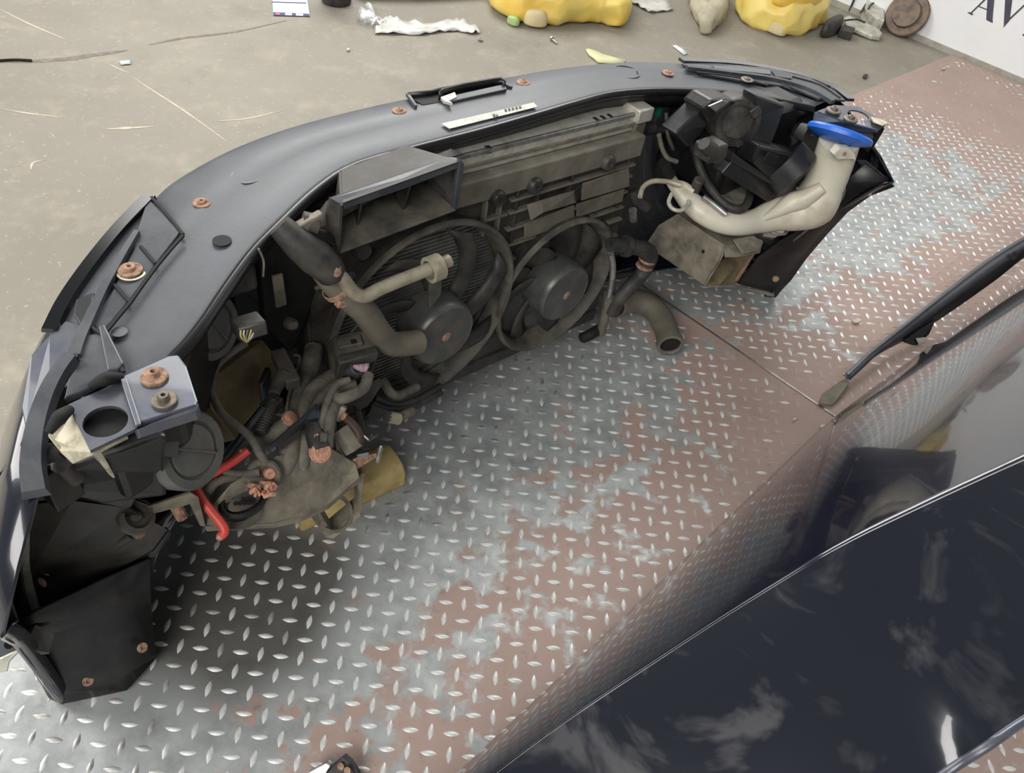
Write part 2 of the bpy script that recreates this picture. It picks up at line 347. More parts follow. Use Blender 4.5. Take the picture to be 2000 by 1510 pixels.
def build_plate_mat():
    nt = pm.node_tree; n = nt.nodes; l = nt.links; b = n['Principled BSDF']
    tc = n.new('ShaderNodeTexCoord'); at = n.new('ShaderNodeAttribute'); at.attribute_name = 'wear'
    def noise(s, d=6, r=.6):
        x = n.new('ShaderNodeTexNoise'); x.inputs['Scale'].default_value = s; x.inputs['Detail'].default_value = d; x.inputs['Roughness'].default_value = r
        l.new(tc.outputs['Object'], x.inputs['Vector']); return x.outputs['Fac']
    def math_(op, a, c):
        x = n.new('ShaderNodeMath'); x.operation = op
        for i, s in enumerate((a, c)):
            if isinstance(s, (int, float)): x.inputs[i].default_value = s
            else: l.new(s, x.inputs[i])
        return x.outputs[0]
    def rng(v, lo, hi, a=0, c=1):
        x = n.new('ShaderNodeMapRange'); x.inputs['From Min'].default_value = lo; x.inputs['From Max'].default_value = hi
        x.inputs['To Min'].default_value = a; x.inputs['To Max'].default_value = c
        l.new(v, x.inputs['Value']); return x.outputs['Result']
    def mix(f, a, c):
        x = n.new('ShaderNodeMix'); x.data_type = 'RGBA'; l.new(f, x.inputs['Factor'])
        for k, s in (('A', a), ('B', c)):
            if isinstance(s, tuple): x.inputs[k].default_value = (*s, 1)
            else: l.new(s, x.inputs[k])
        return x.outputs['Result']
    nm = noise(13, 7, .6)
    f = math_('ADD', at.outputs['Fac'], math_('MULTIPLY', math_('SUBTRACT', nm, .5), 2.6))
    f = rng(f, .42, .62)
    paint = mix(rng(noise(5, 5), .35, .7), (0.40, 0.285, 0.245), (0.345, 0.25, 0.215))
    paint = mix(rng(noise(45, 4, .7), .58, .75), paint, (0.24, 0.185, 0.16))
    steel = mix(rng(noise(18, 6, .65), .38, .68), (0.32, 0.335, 0.335), (0.52, 0.54, 0.535))
    steel = mix(rng(noise(8, 6, .7), .58, .75), steel, (0.24, 0.215, 0.18))
    c = mix(f, paint, steel)
    ad = n.new('ShaderNodeAttribute'); ad.attribute_name = 'grime_shade'
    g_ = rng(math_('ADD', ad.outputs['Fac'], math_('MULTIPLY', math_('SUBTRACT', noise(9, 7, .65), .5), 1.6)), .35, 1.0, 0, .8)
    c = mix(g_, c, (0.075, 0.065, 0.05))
    l.new(c, b.inputs['Base Color'])
    l.new(rng(f, 0, 1, 0.0, 0.3), b.inputs['Metallic'])
    rr = math_('ADD', rng(f, 0, 1, .5, .36), math_('MULTIPLY', noise(30, 4), .14))
    l.new(rr, b.inputs['Roughness'])
    bp = n.new('ShaderNodeBump'); bp.inputs['Strength'].default_value = .12; bp.inputs['Distance'].default_value = .002
    l.new(noise(80, 5, .7), bp.inputs['Height']); l.new(bp.outputs['Normal'], b.inputs['Normal'])
build_plate_mat()
def plate(name, org, ax, ay, nx, ny, sx, sy, ct, lab):
    t = root(name, lab, 'metal plate')
    vs, fs, ws = [], [], []
    for j in range(ny+1):
        for i in range(nx+1):
            p = org+ax*(sx*i/nx)+ay*(sy*j/ny); vs.append((p.x, p.y, 0)); ws.append(wear(ct, p.x, p.y))
    for j in range(ny):
        for i in range(nx):
            k = j*(nx+1)+i; fs.append([k, k+1, k+nx+2, k+nx+1])
    me = mesh('sheet', vs, fs)
    at = me.attributes.new('wear', 'FLOAT', 'POINT'); at.data.foreach_set('value', ws)
    at = me.attributes.new('grime_shade', 'FLOAT', 'POINT'); at.data.foreach_set('value', [grime_shade(v[0], v[1]) for v in vs])
    fixn(me)
    if me.polygons[0].normal.z < 0: me.flip_normals()
    o = link('sheet', me, pm, t); solid(o, .0055)
    return t
# far sheet: from the seam to the wall; near sheet: from the seam towards (and past) the camera
BX = BK; corner = E0+BK*((E0-P0).dot(SN)*0)
# left edge of both sheets follows the back edge line
def hit(o1, d1, o2, d2):
    den = d1.x*d2.y-d1.y*d2.x; t = ((o2.x-o1.x)*d2.y-(o2.y-o1.y)*d2.x)/den; return o1+d1*t
SEAM0 = hit(P0, SD, E0, BK)                                              # where the seam meets the deck edge
far_len = (hit(E0, BK, WA, WD)-SEAM0).length-.02
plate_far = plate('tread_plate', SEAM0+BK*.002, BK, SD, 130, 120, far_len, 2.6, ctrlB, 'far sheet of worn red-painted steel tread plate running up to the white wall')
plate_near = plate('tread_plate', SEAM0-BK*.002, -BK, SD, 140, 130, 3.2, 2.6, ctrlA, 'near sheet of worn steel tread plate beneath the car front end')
# seam edge: bright worn lip
m_lug = mat('polished_steel_lug', (0.72, 0.72, 0.70), .42, .25, col2=(0.55, 0.55, 0.53), scale=60)
m_lugp = mat('painted_steel_lug', (0.42, 0.33, 0.29), .5, .1, col2=(0.42, 0.38, 0.34), scale=50)
m_lugd = mat('grimy_steel_lug', (0.5, 0.49, 0.47), .42, .4, col2=(0.22, 0.21, 0.19), scale=60)
def lugmesh(name, ml):
    hl, hw, hh = .0132, .0046, .0022; out = []; nn = 6
    for i in range(nn+1):
        s = -1+2*i/nn; out.append((s*hl, hw*(1-s*s), -.0003))
    for i in range(nn-1, 0, -1):
        s = -1+2*i/nn; out.append((s*hl, -hw*(1-s*s), -.0003))
    k = len(out); v = out+[(-hl*.6, 0, hh*.75), (0, hw*.25, hh), (0, -hw*.25, hh), (hl*.6, 0, hh*.75)]
    a, c, d, b = k, k+1, k+2, k+3; f = []
    f += [[0, 1, a], [1, 2, c, a], [2, 3, c], [3, 4, c], [4, 5, b, c], [5, 6, b], [6, 7, b], [7, 8, d, b], [8, 9, d], [9, 10, d], [10, 11, a, d], [11, 0, a], [a, c, d], [c, b, d]]
    me = mesh(name, v, f); fixn(me); me.materials.append(ml); me.polygons.foreach_set('use_smooth', [True]*len(me.polygons)); return me
LUG = [lugmesh('raised_lug', m_lug), lugmesh('raised_lug', m_lugp), lugmesh('raised_lug', m_lugd)]
GY = math.radians(4.97); GA = Vector((math.cos(GY), math.sin(GY), 0)); GB = Vector((-math.sin(GY), math.cos(GY), 0))
def screen(p):
    d = p-CAM; z = d.dot(FWD)
    if z < .05: return None
    return 1000+F_PX*d.dot(RGT)/z, 755-F_PX*d.dot(UPV)/z, z
def lugs(parent, o0, ct, side):
    cand = []
    for i in range(-75, 120):
        for j in range(-80, 110):
            p = o0+(GA*i+GB*j)*.03
            s = (p-SEAM0)
            # coordinates in the (BK, SD) frame
            den = BK.x*SD.y-BK.y*SD.x; tb = (s.x*SD.y-s.y*SD.x)/den; ts = (BK.x*s.y-BK.y*s.x)/den
            if side > 0 and not (.03 < tb < far_len-.02): continue
            if side < 0 and not (-3.15 < tb < -.03): continue
            if not (.02 < ts < 2.55): continue
            q = screen(p)
            if q is None: q = (9999, 9999, 9)
            if (p-CAM).length > 4.2: continue
            w = wear(ct, p.x, p.y)
            if w < .05 and R.random() < .8: continue
            kind = 0 if w > .22 else (0 if R.random() < w*3.2 else 1)
            if w > .9 and R.random() < .5: kind = 2
            vis = 0 <= q[0] <= 2000 and 0 <= q[1] <= 1510
            if q[0] < 850 and q[1] < 1090-.0*q[0]: vis = False
            if q[1] < 600 and q[0] < 1450: vis = False
            if q[0]*.72+q[1] > 2220 : vis = False
            cand.append((0 if vis else 1, q[2], p, (i+j) % 2 == 0, kind))
    cand.sort(key=lambda c: (c[0], c[1]))
    rest = cand[300:]
    for c in cand[:300]:
        o = bpy.data.objects.new('raised_lug', LUG[c[4]]); COL.objects.link(o); o.parent = parent
        o.location = c[2]; o.rotation_euler = (0, 0, GY+(PI/2 if c[3] else 0)+R.uniform(-.04, .04))
    vs, fs, mi = [], [], []
    for c in rest:
        src = LUG[c[4]]; k = len(vs); an = GY+(PI/2 if c[3] else 0)+R.uniform(-.04, .04); ca, sa = math.cos(an), math.sin(an)
        for v in src.vertices: vs.append((c[2].x+v.co.x*ca-v.co.y*sa, c[2].y+v.co.x*sa+v.co.y*ca, v.co.z))
        for f in src.polygons: fs.append([k+i for i in f.vertices]); mi.append(c[4])
    me = mesh('raised_lugs', vs, fs)
    for mm in (m_lug, m_lugp, m_lugd): me.materials.append(mm)
    me.polygons.foreach_set('material_index', mi); me.polygons.foreach_set('use_smooth', [True]*len(mi))
    o = bpy.data.objects.new('raised_lugs', me); COL.objects.link(o); o.parent = parent; o['kind'] = 'stuff'
lugs(plate_near, G(1183.1, 1147.7), ctrlA, -1)
lugs(plate_far, G(1639, 582), ctrlB, 1)
box('worn_edge', SEAM0+SD*1.3+BK*.0035+Vector((0, 0, .0006)), SD*1.29, BK*.0022, (0, 0, .0006), m_steel, plate_far, 0)

# ------------------------------------------------------------------ the car front end (local frame: x along the bumper, +y to the car's front, z up)
FE = root('car_front_end', 'dismantled dark blue car front end with bumper and radiator fans on the tread plate', 'car part', ORG, ANG)
def zc(x, y=0): return .585-.055*(x/.7)**2
def C(u, v, dz=0.0):
    z = .57
    for _ in range(4): z = zc(L(u, v, z=z+dz).x)
    return L(u, v, z=z+dz)
ST = [((62, 762), (300, 745)), ((78, 680), (335, 697)), ((112, 600), (365, 665)), ((165, 527), (400, 620)), ((230, 447), (440, 560)), ((296, 382), (490, 492)), ((340, 345), (540, 440)),
      ((440, 290), (620, 365)), ((560, 245), (700, 317)), ((700, 208), (850, 275)), ((830, 180), (940, 251)), ((960, 152), (1040, 222)), ((1100, 128), (1130, 195)), ((1230, 117), (1200, 178)),
      ((1320, 120), (1300, 172)), ((1450, 132), (1420, 178)), ((1560, 152), (1520, 193)), ((1645, 184), (1590, 207))]
OUT = [C(*a) for a, b in ST]; INN = [C(*b) for a, b in ST]
OUTs, INNs = catmull(OUT, 4), catmull(INN, 4)
def rowt(t, dz): return [o.lerp(i, t)+Vector((0, 0, dz)) for o, i in zip(OUTs, INNs)]
cover = loft('slam_panel', [rowt(0, -.010), rowt(.03, -.003), rowt(.10, .001), rowt(.30, .003), rowt(.45, .0055), rowt(.52, .002), rowt(.75, .001), rowt(.95, 0), rowt(1, -.003)], m_cover, FE, .004, smooth=60)
tube('rubber_seal', [p+Vector((0, 0, -.006)) for p in INNs[3:]], .0075, m_rubber, cover, k=1, sides=10)
loft('seal_skirt', [[p+Vector((0, .002, -.008)) for p in INNs[3:]], [p+Vector((0, .006, -.022)) for p in INNs[3:]], [p+Vector((0, .022, -.045)) for p in INNs[3:]]], m_black, cover, .003)
for (u, v, r) in ((395, 397, .0115), (780, 217, .011), (1022, 162, .0115), (1305, 143, .012)): bolt(C(u, v, .004), r, m_rust, cover)
ring('round_recess', .0165, .0195, -.002, .0026, C(481, 346), (0, 0, 1), m_trim, cover)
lathe('recess_floor', [(.0168, .0008), (.0, .0012)], C(481, 346, .001), (0, 0, 1), m_cover, cover)
ring('round_recess', .024, .027, -.002, .0026, C(1222, 142), (0, 0, 1), m_trim, cover)
lathe('bolt_hole', [(.0115, .002), (.0115, .0035), (0, .0035)], C(434, 474), (0, 0, 1), m_void, cover, squash=(1, 1))
lathe('pale_spot', [(.0085, .0018), (0, .0019)], C(234, 650, .004), (0, 0, 1), m_trim, cover)
# sticker on the slam panel
st = slab('sticker', [C(862, 242, .004), C(1042, 201, .004), C(1050, 209, .004), C(878, 252, .004)], (0, 0, .0008), m_label, cover)
st['label'] = 'long pale label with faint print'
for k, (u, v) in enumerate(((985, 216), (992, 214.5), (999, 213), (1006, 211.5), (1013, 210), (962, 226), (968, 227))):
    slab('printed_mark', [C(u, v-2.4, .0049), C(u+4, v-3.2, .0049), C(u+5.5, v+1.0, .0049), C(u+1.5, v+2, .0049)], (0, 0, .0003), m_ink, st)
# latch opening
lt = slab('latch_pocket', [C(795, 189, .003), C(862, 172, .003), C(970, 153, .003), C(986, 172, .003), C(892, 196, .003), C(826, 206, .003)], (0, 0, .0012), m_void, cover)
def wallstrip(name, pix, h, th, mt, par, base=.002):
    lo = [C(u, v, base) for u, v in pix]; hi = [p+Vector((0, 0, h)) for p in lo]
    return loft(name, [lo, hi], mt, par, th, 0)
wallstrip('latch_wall', [(858, 197), (864, 190), (905, 180), (962, 170), (977, 168), (984, 176)], .015, .004, m_black, lt)
wallstrip('latch_wall', [(796, 192), (842, 187), (862, 182)], .009, .004, m_black, lt)
slab('latch_ledge', [C(888, 190, .006), C(985, 168, .006), C(990, 178, .006), C(886, 201, .006), C(878, 197, .006)], (0, 0, .004), m_trim, lt, .001)
slab('latch_lever', [C(860, 196, .006), C(888, 186, .006), C(892, 196, .006), C(876, 203, .006), C(884, 208, .006), C(866, 203, .006)], (0, 0, .006), m_alu, lt, .001)
slab('latch_rib', [C(792, 188, .004), C(798, 186, .004), C(815, 212, .004), C(810, 213, .004)], (0, 0, .006), m_trim, lt, .001)
slab('latch_rib', [C(978, 168, .004), C(983, 166, .004), C(1001, 174, .004), C(998, 176, .004)], (0, 0, .006), m_trim, lt, .001)

# --- bumper skin
bump = []
OB = OUTs[:]
def outn(i):
    a = OB[max(i-1, 0)]; b = OB[min(i+1, len(OB)-1)]; t = (b-a); return Vector((-t.y, t.x, 0)).normalized()
NR = [(0.0, -.012), (.018, -.036), (.045, -.10), (.068, -.18), (.085, -.30), (.08, -.42), (.06, -.515), (-.015, -.53)]
rows = []
for off, dz in NR:
    r = []
    for i, p in enumerate(OB):
        q = p+outn(i)*off+Vector((0, 0, dz)); q.z = max(q.z, .012)
        if dz < -.5: q.z = .012 if dz > -.52 else .010
        k = abs(p.x)/.75; q.x *= 1+.03*k*min(1, off/.06); r.append(q)
    rows.append(r)
ends = [(-.775, -.07, .50), (-.815, -.105, .46), (-.855, -.138, .41), (-.862, -.10, .353), (-.862, -.045, .245), (-.862, -.023, .126), (-.860, -.011, .012), (-.845, -.005, .010)]
for r, e in zip(rows, ends):
    e = Vector(e); m1 = r[0].lerp(e, .5)+Vector((-.012, .008, 0)); r[:0] = [e, m1]
    e2 = Vector((-e.x, e.y, e.z)); m2 = r[-1].lerp(e2, .5)+Vector((.012, .008, 0)); r += [m2, e2]
bumper = loft('bumper', rows, m_navy, FE, .004, smooth=60)
for sgn in (-1, 1):                                       # arch flange at both ends of the bumper
    a = [Vector((sgn*abs(x), y, z)) for x, y, z in ends[2:]]
    b = [Vector((sgn*(abs(x)-.018), y+.010, z)) for x, y, z in ends[2:]]
    loft('arch_flange', [catmull(a, 4), catmull(b, 4)], m_navy, bumper, .003)

# --- trim around the left headlight
def strip(name, pix, w, h, mt, par, dz=.004, k=4, ws=None):
    """bar of rectangular section along a path lying on the slam panel"""
    pts = catmull([C(u, v, dz) if len(t) == 2 else L(t[0], t[1], z=t[2]) for t in pix for u, v in [t[:2]]], k)
    n = len(pts); va = []
    rows = [[], [], [], []]
    for i, p in enumerate(pts):
        t = (pts[min(i+1, n-1)]-pts[max(i-1, 0)]); s = Vector((-t.y, t.x, 0)).normalized()
        ww = w if ws is None else ws[0]+(ws[1]-ws[0])*i/(n-1)
        for r, (a, b) in zip(rows, ((-1, 0), (-.8, 1), (.8, 1), (1, 0))): r.append(p+s*a*ww/2+Vector((0, 0, h*b)))
    v = [p for r in rows for p in r]; f = []
    for a in range(4):
        b = (a+1) % 4
        for i in range(n-1): f.append([a*n+i, a*n+i+1, b*n+i+1, b*n+i])
    f.append([0, n, 2*n, 3*n]); f.append([n-1, 2*n-1, 3*n-1, 4*n-1])
    me = mesh(name, v, f); fixn(me); return link(name, me, mt, par, 40)
tl = slab('headlight_trim', [C(290, 392, .003), C(354, 458, .003), C(306, 520, .003), C(254, 592, .003), C(206, 650, .003), C(192, 652, .003), C(180, 636, .003), C(222, 572, .003), C(262, 495, .003), C(272, 448, .003)], (0, 0, .005), m_trim, FE, .0015)
tl['label'] = 'charcoal plastic trim over the left headlight'
for pix in ([(296, 386), (330, 424), (358, 459)], [(358, 461), (332, 490), (306, 521)], [(275, 482), (290, 500), (304, 516)], [(306, 521), (280, 556), (254, 593)], [(224, 557), (240, 576), (253, 590)], [(254, 593), (228, 624), (202, 656)], [(202, 656), (222, 692), (242, 728)], [(172, 632), (186, 645), (202, 656)]):
    strip('groove', pix, .0045, .0022, m_void, tl, .0078 if pix[0][0] < 300 and pix[0][1] < 600 and pix[0][0] not in (254, ) else .010, 2)
bolt(C(255, 529, .009), .014, m_rust, tl, h=.006)
ring('pale_washer', .0135, .0165, 0, .001, C(257, 532, .0085), (0, 0, 1), m_cream, tl)
strip('glossy_edge', [(294, 386), (235, 447), (176, 520), (128, 590), (98, 650)], .019, .006, mat('gloss_black_plastic', (0.005, 0.005, 0.006), .16), tl, .004)
strip('rib_channel', [(270, 462), (240, 512), (205, 575), (178, 632), (158, 676), (148, 704)], .012, .010, m_trim, tl, .005, ws=(.008, .017))
strip('rib_channel', [(142, 706, .562), (112, 748, .555), (88, 800, .545), (72, 860, .53), (66, 920, .515), (72, 972, .50)], .02, .012, m_trim, tl, ws=(.016, .026))
for k in range(4): slab('clip_tooth', [C(131+6*k, 709-3*k, .012), C(134+6*k, 707-3*k, .012), C(138+6*k, 715-3*k, .012), C(135+6*k, 717-3*k, .012)], (0, 0, .008), m_black, tl)
slab('clip_frame', [C(150, 590, .006), C(186, 575, .006), C(178, 610, .006), C(160, 640, .006), C(146, 620, .006)], (0, 0, .004), m_black, tl, .001)
wt = slab('wing_top', [C(62, 700, .002), C(98, 660, .002), C(130, 632, .002), C(168, 640, .002), C(150, 690, .002), C(100, 752, .002), C(72, 820, .002), C(52, 840, .0), C(44, 800, .0)], (0, 0, .004), m_navysat, FE, .0012)
wt['label'] = 'shiny dark blue metal corner beside the left headlight'
slab('headlight_shoulder', [C(165, 664, .002), C(202, 660, .002), C(240, 730, .002), C(222, 745, .002), C(165, 775, .002), C(128, 790, .002), C(150, 700, .002)], (0, 0, .008), m_trim, FE, .002)
slab('headlight_shoulder', [C(196, 650, .003), C(208, 646, .003), C(246, 722, .003), C(236, 735, .003), C(214, 738, .003)], (0, 0, .011), m_trim, FE, .002)
# left bracket plate with a round hole
def holed_plate(name, poly, hc, hr, th, mt, par, squash=(1, 1), seg=24):
    """flat polygon with one round hole, given thickness downwards"""
    bm = bmesh.new(); n = len(poly)
    c = Vector(hc); nrm = (Vector(poly[1])-Vector(poly[0])).cross(Vector(poly[2])-Vector(poly[1])).normalized()
    if nrm.z < 0: nrm = -nrm
    ea = Vector((1, 0, 0)); ea = (ea-nrm*ea.dot(nrm)).normalized(); eb = nrm.cross(ea)
    outer = [Vector(p) for p in poly]
    # sample outer boundary by angle to pair with the hole ring
    ang = [2*PI*k/seg for k in range(seg)]
    def edgehit(a):
        d = ea*math.cos(a)+eb*math.sin(a); best = None
        for i in range(n):
            p, q = outer[i]-c, outer[(i+1) % n]-c
            px, py, qx, qy = p.dot(ea), p.dot(eb), q.dot(ea), q.dot(eb); ex, ey = qx-px, qy-py
            den = math.cos(a)*ey-math.sin(a)*ex
            if abs(den) < 1e-9: continue
            t = (px*ey-py*ex)/den; s = (px*math.sin(a)-py*math.cos(a))/den*1.0
            if t > 0 and -1e-6 <= s <= 1+1e-6 and (best is None or t > best[0]): best = (t, p.lerp(q, min(max(s, 0), 1))+c)
        return best[1] if best else c+d*hr*1.5
    for p in outer:
        q = p-c; ang.append(math.atan2(q.dot(eb), q.dot(ea)) % (2*PI))
    ang = sorted(ang); vo = []; vi = []
    for a in ang:
        vo.append(edgehit(a)); vi.append(c+ea*math.cos(a)*hr*squash[0]+eb*math.sin(a)*hr*squash[1])
    m = len(ang); v = vo+vi; f = [[i, (i+1) % m, m+(i+1) % m, m+i] for i in range(m)]
    me = mesh(name, v, f); bm.free()
    bm = bmesh.new(); bm.from_mesh(me); bmesh.ops.remove_doubles(bm, verts=bm.verts[:], dist=1e-5); bmesh.ops.recalc_face_normals(bm, faces=bm.faces[:])
    if sum(ff.normal.dot(nrm) for ff in bm.faces) < 0: bmesh.ops.reverse_faces(bm, faces=bm.faces[:])
    bm.to_mesh(me); bm.free()
    o = link(name, me, mt, par); solid(o, th, -1); return o
def Z(u, v, z): return L(u, v, z=z)
ZB = .562
bp = [Z(133, 790, ZB), Z(240, 742, ZB), Z(268, 836, ZB), Z(176, 880, ZB)]
lb = holed_plate('headlight_bracket', bp, Z(206, 823, ZB), .0205, .004, m_navysat, FE, (1, 1))
lb['label'] = 'satin dark blue bracket with a round hole beside the left headlight'
slab('bracket_shelf', [Z(240, 742, ZB), Z(330, 702, ZB), Z(350, 700, ZB), Z(366, 722, ZB), Z(388, 790, ZB), Z(384, 800, ZB), Z(268, 836, ZB)], (0, 0, .006), m_navysat, lb, .002)
slab('bracket_lip', [Z(388, 788, ZB+.005), Z(384, 803, ZB+.003), Z(268, 838, ZB+.003), Z(262, 842, ZB-.002)], (0, -.002, -.011), m_navysat, lb, .001)
slab('bracket_tail', [Z(93, 850, ZB-.01), Z(134, 792, ZB-.002), Z(178, 882, ZB-.004), Z(243, 846, ZB-.002), Z(250, 852, ZB-.01), Z(190, 882, ZB-.02), Z(140, 902, ZB-.03), Z(118, 880, ZB-.02)], (0, 0, -.004), m_cream, lb, .001)
slab('bent_tab', [Z(176, 886, ZB-.02), Z(190, 880, ZB-.02), Z(206, 905, ZB-.06), Z(221, 934, ZB-.10), Z(212, 926, ZB-.10), Z(196, 905, ZB-.06)], (.002, 0, 0), m_cream, lb)
bolt(Z(302, 738, ZB+.006), .0135, m_rust, lb, h=.008)
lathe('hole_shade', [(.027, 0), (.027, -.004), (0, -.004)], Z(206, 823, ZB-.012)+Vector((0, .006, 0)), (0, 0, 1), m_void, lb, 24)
bolt(Z(322, 784, ZB+.006), .0125, m_bolt, lb, h=.008)
slab('bracket_shelf_step', [Z(236, 744, ZB+.005), Z(248, 740, ZB+.005), Z(277, 832, ZB+.005), Z(266, 836, ZB+.005)], (0, 0, .003), m_navysat, lb, .001)
for (pa, pb) in (((176, 755), (238, 738)), ((95, 845), (136, 800))):
    tube('rubber_grommet', [Z(*pa, ZB+.003), Z((pa[0]+pb[0])/2, (pa[1]+pb[1])/2-6, ZB+.010), Z(*pb, ZB+.003)], [.004, .0075, .005], m_void, lb, 4, 10)

# --- left headlight housing and its rear caps
hl = slab('headlight', [(-.70, -.05, .40), (-.70, .05, .40), (-.62, .14, .40), (-.50, .21, .40), (-.45, .17, .40), (-.53, .08, .40), (-.61, -.03, .40)], (0, 0, .125), m_black, FE, .01)
hl['label'] = 'black rear housing of the left headlight'
def cap(par, org, r, depth, axis, mt=m_cap, tabang=2.2):
    ax = Vector(axis).normalized()
    c = lathe('rear_cap', [(r*1.04, -depth), (r*1.02, -depth*.2), (r, 0), (r*.94, .004), (r*.74, .0045), (r*.72, .001), (r*.68, .001), (r*.62, .004), (0, .007)], org, ax, mt, par, 40)
    ref = Vector((0, 0, 1)); a = (ref-ax*ref.dot(ax)).normalized(); b = ax.cross(a)
    d = a*math.cos(tabang)+b*math.sin(tabang); s = ax.cross(d)
    box('cap_tab', Vector(org)+d*r*.78+ax*.004, d*r*.22, s*r*.2, ax*.006, mt, c, .002)
    box('cap_rib', Vector(org)+ax*.0065, d*r*.6, s*.0012, ax*.0012, mt, c, 0)
    return c
cap(hl, L(375, 880, y=-.03), .048, .07, (.42, -.80, .42), tabang=.75)
cap(hl, L(414, 638, y=.09), .045, .07, (.42, -.86, .28), tabang=.3)
abox('headlight_motor', L(430, 555, y=.10)+Vector((-.02, 0, -.03)), L(430, 555, y=.10)+Vector((.05, .05, .012)), m_dusty, hl, .006)
lower = slab('headlight_underside', LZ([(62, 900, .50), (150, 905, .50), (330, 850, .52), (320, 930, .42), (330, 970, .38), (200, 985, .38), (90, 960, .43)]), (0, .06, -.02), m_black, hl, .006)
box('adjuster_block', L(110, 935, z=.45), (.016, .004, 0), (-.003, .016, 0), (0, 0, .03), m_dusty, hl, .002)
tube('adjuster_peg', LZ([(120, 905, .50), (148, 932, .47)]), .011, m_dusty, hl, 1, 10)
tube('level_peg', LZ([(84, 888, .51), (130, 878, .525)]), .010, m_void, hl, 1, 10)
# plug with fan of wires on the upper cap
plug = box('headlight_plug', L(486, 638, y=.03), (.016, -.006, .004), (0, .012, 0), (0, .002, .010), m_dusty, hl, .003)
for k in range(6): tube('wire', [L(470+7*k, 646-.8*k, y=.02), L(471+5*k, 657+R.uniform(-3, 3), y=.018), L(481+.5*k, 668, y=.02)], .0012, (m_wire2, m_wire3, m_loom)[k % 3], plug, 3, 6)

# --- bumper inner side at the left end: wheel-arch liner, light edging, arch flange with holes
lin = slab('arch_liner', LZ([(55, 985, .36), (140, 978, .37), (250, 992, .34), (330, 1035, .27), (300, 1075, .22), (240, 1108, .19), (150, 1160, .17), (74, 1196, .16), (58, 1120, .24)]), (-.004, .012, -.006), m_dusty, FE, .002)
tube('edging', LZ([(52, 985, .37), (47, 1035, .32), (48, 1085, .27), (54, 1140, .22), (70, 1200, .165)]), .0065, m_whitem, lin, 4, 8)
for (u, v, r) in ((88, 1112, .007), (83, 1138, .005)): lathe('rust_patch', [(r, 0), (r*.6, .001), (0, .001)], L(u, v, z=.235), (.3, -.8, .5), m_rust, lin, 14, squash=(1.5, .7))
slab('liner_fold', LZ([(75, 1198, .165), (150, 1162, .172), (240, 1110, .192), (300, 1077, .222), (330, 1038, .272), (336, 1044, .255), (304, 1088, .205), (242, 1124, .175), (150, 1180, .155), (78, 1214, .15)]), (0, .01, 0), m_black, lin, .001)
lc = loft('bumper_corner', [LZ([(30, 1215, .24), (70, 1190, .25), (215, 1122, .22), (290, 1088, .21)]), LZ([(42, 1268, .13), (85, 1240, .15), (218, 1200, .12), (294, 1180, .12)]), LZ([(88, 1340, .03), (100, 1345, .035), (228, 1322, .025), (302, 1276, .03)]), LZ([(100, 1360, .006), (122, 1371, .004), (246, 1345, .004), (303, 1282, .012)])], m_black, FE, .004, smooth=25)
lc['label'] = 'black plastic lower corner of the bumper'
lathe('clip_hole', [(.0075, 0), (.007, .0015), (.003, .0015), (.003, -.002), (0, -.002)], L(172, 1330, z=.04), (.2, -.7, .6), m_rust, lc, 14)
lathe('clip_hole', [(.0075, 0), (.007, .0015), (.003, .0015), (.003, -.002), (0, -.002)], L(278, 1265, z=.06), (.2, -.7, .6), m_rust, lc, 14)
fl = loft('arch_flange', [LZ([(-40, 900, .46), (-38, 980, .39), (-30, 1080, .32), (-25, 1160, .27), (-20, 1230, .22), (-12, 1290, .19)]), LZ([(-4, 925, .46), (2, 985, .395), (18, 1090, .325), (22, 1180, .265), (42, 1233, .225), (44, 1264, .2)])], m_navysat, bumper, .003)
for (u, v, z) in ((4, 1140, .285), (6, 1217, .232), (17, 1259, .203)): lathe('flange_hole', [(.0055, .001), (.0055, .0022), (0, .0022)], L(u, v, z=z), (.3, -.6, .75), m_void, fl, 14)
slab('flange_tab', LZ([(-10, 1290, .19), (12, 1262, .2), (44, 1264, .2), (18, 1290, .185), (13, 1310, .17), (-10, 1312, .17)]), (0, 0, -.003), m_alu, fl)
slab('liner_tab', LZ([(40, 1240, .21), (70, 1220, .215), (106, 1240, .19), (95, 1275, .17), (62, 1278, .17), (44, 1266, .2)]), (0, 0, -.003), m_dusty, lc)

# --- left bracket / battery-tray sheet with cut cables
tray = slab('mounting_tray', LZ([(392, 1012, .255), (450, 945, .30), (540, 890, .31), (640, 870, .29), (695, 905, .25), (702, 930, .235), (640, 985, .215), (585, 1010, .21), (535, 1022, .215), (440, 1026, .235), (402, 1028, .25)]), (0, 0, -.006), m_grime, FE, .0015)
tray['label'] = 'grimy curved steel tray under the cut wiring'
slab('tray_edge', LZ([(402, 1028, .252), (440, 1027, .237), (535, 1023, .217), (585, 1011, .212), (640, 986, .217), (702, 932, .237)][::1])+LZ([(702, 940, .222), (642, 994, .200), (588, 1019, .195), (536, 1031, .200), (440, 1036, .220), (404, 1038, .235)]), (0, .004, 0), m_grime, tray)
slab('tray_lip', LZ([(290, 990, .33), (372, 962, .335), (388, 972, .33), (402, 1028, .252), (392, 1028, .252), (372, 985, .31), (300, 1004, .31)]), (0, .006, -.003), m_grime, tray, .001)
slab('tow_bracket', LZ([(592, 990, .205), (612, 978, .205), (650, 1042, .10), (700, 1000, .125), (698, 930, .22), (712, 925, .225), (706, 1008, .12), (652, 1053, .09), (636, 1050, .09)]), (.01, .028, 0), m_grime, tray, .0015)
slab('tow_bracket_web', LZ([(606, 985, .195), (700, 925, .22), (700, 945, .2), (625, 1000, .18)]), (.01, .028, 0), m_grime, tray)
ring('bracket_eye', .026, .031, -.003, .003, L(652, 1003, z=.13), (.1, -.6, .8), m_grime, tray, 28)
